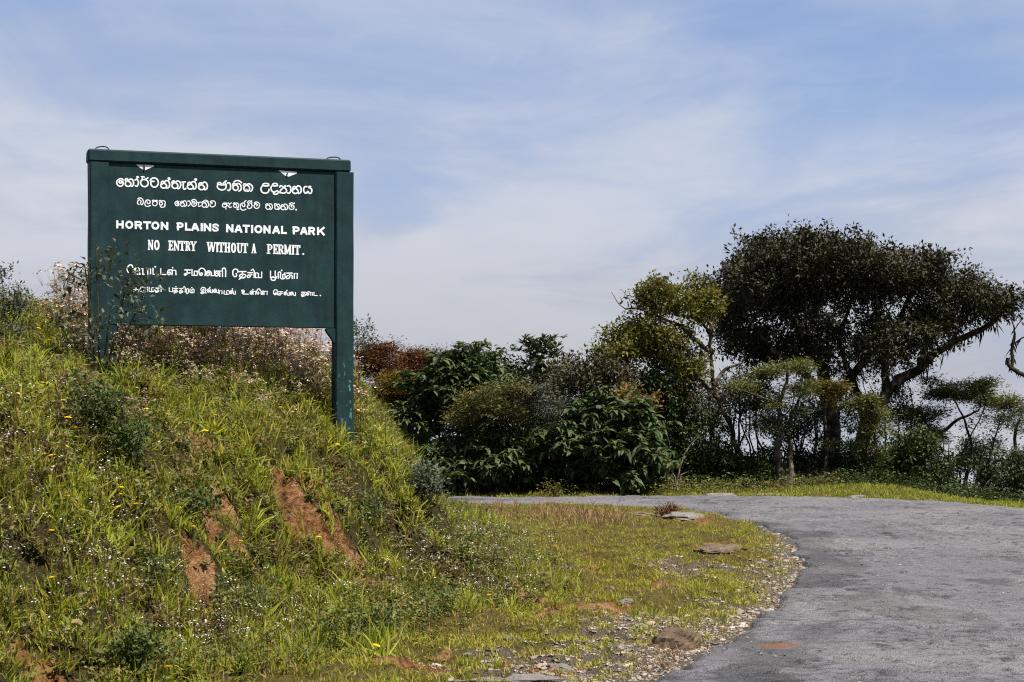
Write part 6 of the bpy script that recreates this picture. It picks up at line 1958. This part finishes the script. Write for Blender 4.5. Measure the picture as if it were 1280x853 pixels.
HERBS = [
    ((205, 742), [(150, 700), (165, 686), (195, 682), (220, 700), (222, 725), (190, 735), (160, 722)], 'dark leafy herb left of the tallest streak of bare orange earth', 0.034),
    ((168, 832), [(140, 790), (160, 772), (190, 780), (205, 805), (198, 828), (165, 835), (142, 818)], 'broad-leaved dark herb near the bottom left corner of the bank', 0.050),
    ((468, 800), [(440, 780), (455, 762), (480, 760), (500, 778), (492, 795), (460, 798)], 'dark green herb at the foot of the bank beside the turf', 0.038),
    ((415, 815), [(392, 795), (410, 785), (428, 800), (420, 815), (398, 815)], 'small green herb at the foot of the bank nearest the road', 0.036),
    ((222, 648), [(200, 632), (218, 618), (240, 622), (250, 640), (230, 650), (205, 648)], 'low green rosette herb left of the bare earth in mid bank', 0.046),
    ((306, 775), [(270, 742), (290, 735), (310, 750), (305, 772), (280, 770)], 'dull herb hanging over the lowest patch of bare earth', 0.03),
    ((45, 520), [(28, 500), (45, 485), (62, 495), (62, 515), (40, 520)], 'bright green leafy clump on the bank at far left', 0.05),
    ((505, 760), [(512, 745), (530, 735), (550, 745), (545, 760), (520, 762)], 'small dark herb among the white-flowered weeds', 0.034),
    ((455, 640), [(440, 622), (460, 612), (482, 625), (478, 645), (450, 648)], 'dark herb on the right edge of the big erosion scar', 0.034),
    ((300, 710), [(276, 700), (292, 690), (318, 700), (322, 716), (296, 722)], 'dark herb growing below the middle patch of bare earth', 0.03),
]
for k, (bs, pl, lb, sz) in enumerate(HERBS):
    cx, cy = np.mean(pl, axis=0)
    herb('leafy_herb', lb, bs, [[bs, (cx + s, cy + 4), (cx + s * 1.8, cy - 6)] for s in (-9, 0, 9)], [pl], 'herb_leaf' if k != 6 else 'grass', sz, 410 + k, cat='plant', group='leafy herbs on the bank', n=46, per=5)
herb('pale_bush', 'pale grey-green bushy weed on the right shoulder of the bank', (535, 625), [[(535, 625), (530, 600), (526, 585)], [(535, 625), (545, 605), (548, 590)], [(535, 625), (520, 610), (510, 600)]],
     [[(505, 600), (515, 582), (535, 576), (552, 588), (556, 610), (535, 620), (512, 618)]], 'grey_leaf', 0.05, 430, cat='shrub', n=140, per=7, depth=0.35, step=0.06)
herb('wispy_shrub', 'wispy dark shrub at the left edge against the sky', (8, 450), [[(8, 450), (8, 420), (6, 390), (2, 350), (0, 335)], [(8, 450), (16, 410), (22, 370), (24, 362)], [(8, 450), (0, 410), (-10, 370), (-14, 350)], [(10, 450), (24, 420), (30, 400)]],
     [[(-12, 360), (0, 335), (8, 350), (12, 375), (4, 395), (-8, 390)], [(8, 385), (18, 362), (27, 368), (24, 390), (12, 405)], [(-5, 400), (15, 400), (30, 410), (20, 435), (0, 435)]], 'grey_leaf', 0.034, 431, d=17.5, cat='shrub', n=60, per=4)
herb('wispy_shrub', 'wispy sprig poking above the bank right behind the right sign post', (448, 445), [[(448, 445), (447, 425), (446, 405), (447, 398)], [(449, 445), (454, 425), (458, 415), (461, 408)]],
     [[(441, 420), (445, 402), (452, 402), (451, 420), (446, 432)], [(453, 425), (457, 410), (465, 412), (461, 428), (455, 434)]], 'grey_leaf', 0.036, 432, d=20.5, cat='shrub', n=34, per=3)
herb('red_leaved_weed', 'dark red-leaved weed beside the low brown rock on the verge', (832, 646), [[(832, 646), (830, 638), (828, 634)], [(832, 646), (838, 640), (842, 636)]],
     [[(815, 642), (824, 634), (838, 633), (846, 640), (838, 647), (822, 647)]], 'heath', 0.05, 433, cat='weed', n=70, per=6, depth=0.3, step=0.06)

# a bleached stick lying on the slope
b = MB(); P0, P1 = hit(62, 548), hit(42, 578)
pts = np.array([P0 + (P1 - P0) * t + np.array([0.02 * math.sin(t * 7), 0, 0.03 + 0.012 * math.sin(t * 9)]) for t in np.linspace(0, 1, 9)])
b.tube(pts - P0, np.linspace(0.006, 0.012, 9), 6)
b.tube(pts[4] - P0 + np.array([(0, 0, 0), (.03, -.02, .03), (.05, -.05, .06)]), [0.006, 0.005, 0.003], 5)
o = b.build('dead_stick', M['dead_wood'], smooth=True); o.location = P0
tag(o, 'bleached dead stick lying on the grassy slope at far left', 'stick')

# ---- yellow flowers: one with its parts, then copies
def flower():
    r = empty('yellow_flower', (0, 0, 0), 'small yellow daisy-like flower on a thin stem in the grass', 'flower', 'yellow flowers in the grass')
    b = MB(); b.tube([(0, 0, -0.03), (0.006, 0.002, 0.05), (0.002, 0.004, 0.11)], [0.0018, 0.0015, 0.0013], 4)
    b.build('stem', M['green_stem'], r)
    b = MB()
    for lay, (n, L_, up) in enumerate(((15, 0.022, 0.12), (11, 0.015, 0.4))):
        for k in range(n):
            a = 2 * math.pi * (k + 0.5 * lay) / n; c, s = math.cos(a), math.sin(a); w = 0.0036
            def q(rad, off, z): return (0.002 + rad * c - off * s, 0.004 + rad * s + off * c, 0.11 + z)
            b.add([q(0.002, -w * .4, 0), q(0.002, w * .4, 0), q(L_ * .8, w, L_ * up), q(L_, 0, L_ * up * 1.1), q(L_ * .8, -w, L_ * up)], [np.array([[0, 1, 2, 3, 4]])])
    b.build('flower_head', M['yellow'], r)
    return r


YF = [(42, 411), (62, 426), (64, 437), (55, 481), (26, 495), (81, 508), (76, 515), (83, 523), (70, 572), (81, 560), (57, 570), (83, 623), (98, 625), (151, 612), (149, 624), (178, 607), (190, 582), (140, 485), (203, 523), (233, 531),
      (257, 542), (226, 524), (272, 521), (321, 531), (332, 529), (350, 511), (366, 552), (414, 550), (423, 556), (364, 518), (328, 598), (442, 609), (184, 513), (99, 540), (153, 639), (171, 637), (221, 636), (241, 675), (299, 683), (343, 681),
      (396, 679), (69, 726), (208, 837), (61, 667), (477, 556), (462, 591), (525, 654), (484, 701), (673, 691), (613, 675), (696, 686), (613, 747), (646, 734), (465, 808), (615, 622)]
proto = flower()
kids = list(proto.children)
gf = np.random.default_rng(77)
for k, (u, v) in enumerate(YF):
    if k == 0: r_ = proto
    else:
        r_ = proto.copy(); COL.objects.link(r_)
        for c_ in kids:
            d_ = c_.copy(); COL.objects.link(d_); d_.parent = r_
    h_ = gf.uniform(0.85, 1.5)
    q = hit(u, v + 0.11 * h_ * F / hit(u, v)[1])
    # stand it where the head shows at the right place
    r_.location = q
    r_.scale = (gf.uniform(0.9, 1.25),) * 2 + (h_,)
    r_.rotation_euler = (gf.normal(0, .12), gf.normal(0, .12), gf.uniform(0, 6.28))
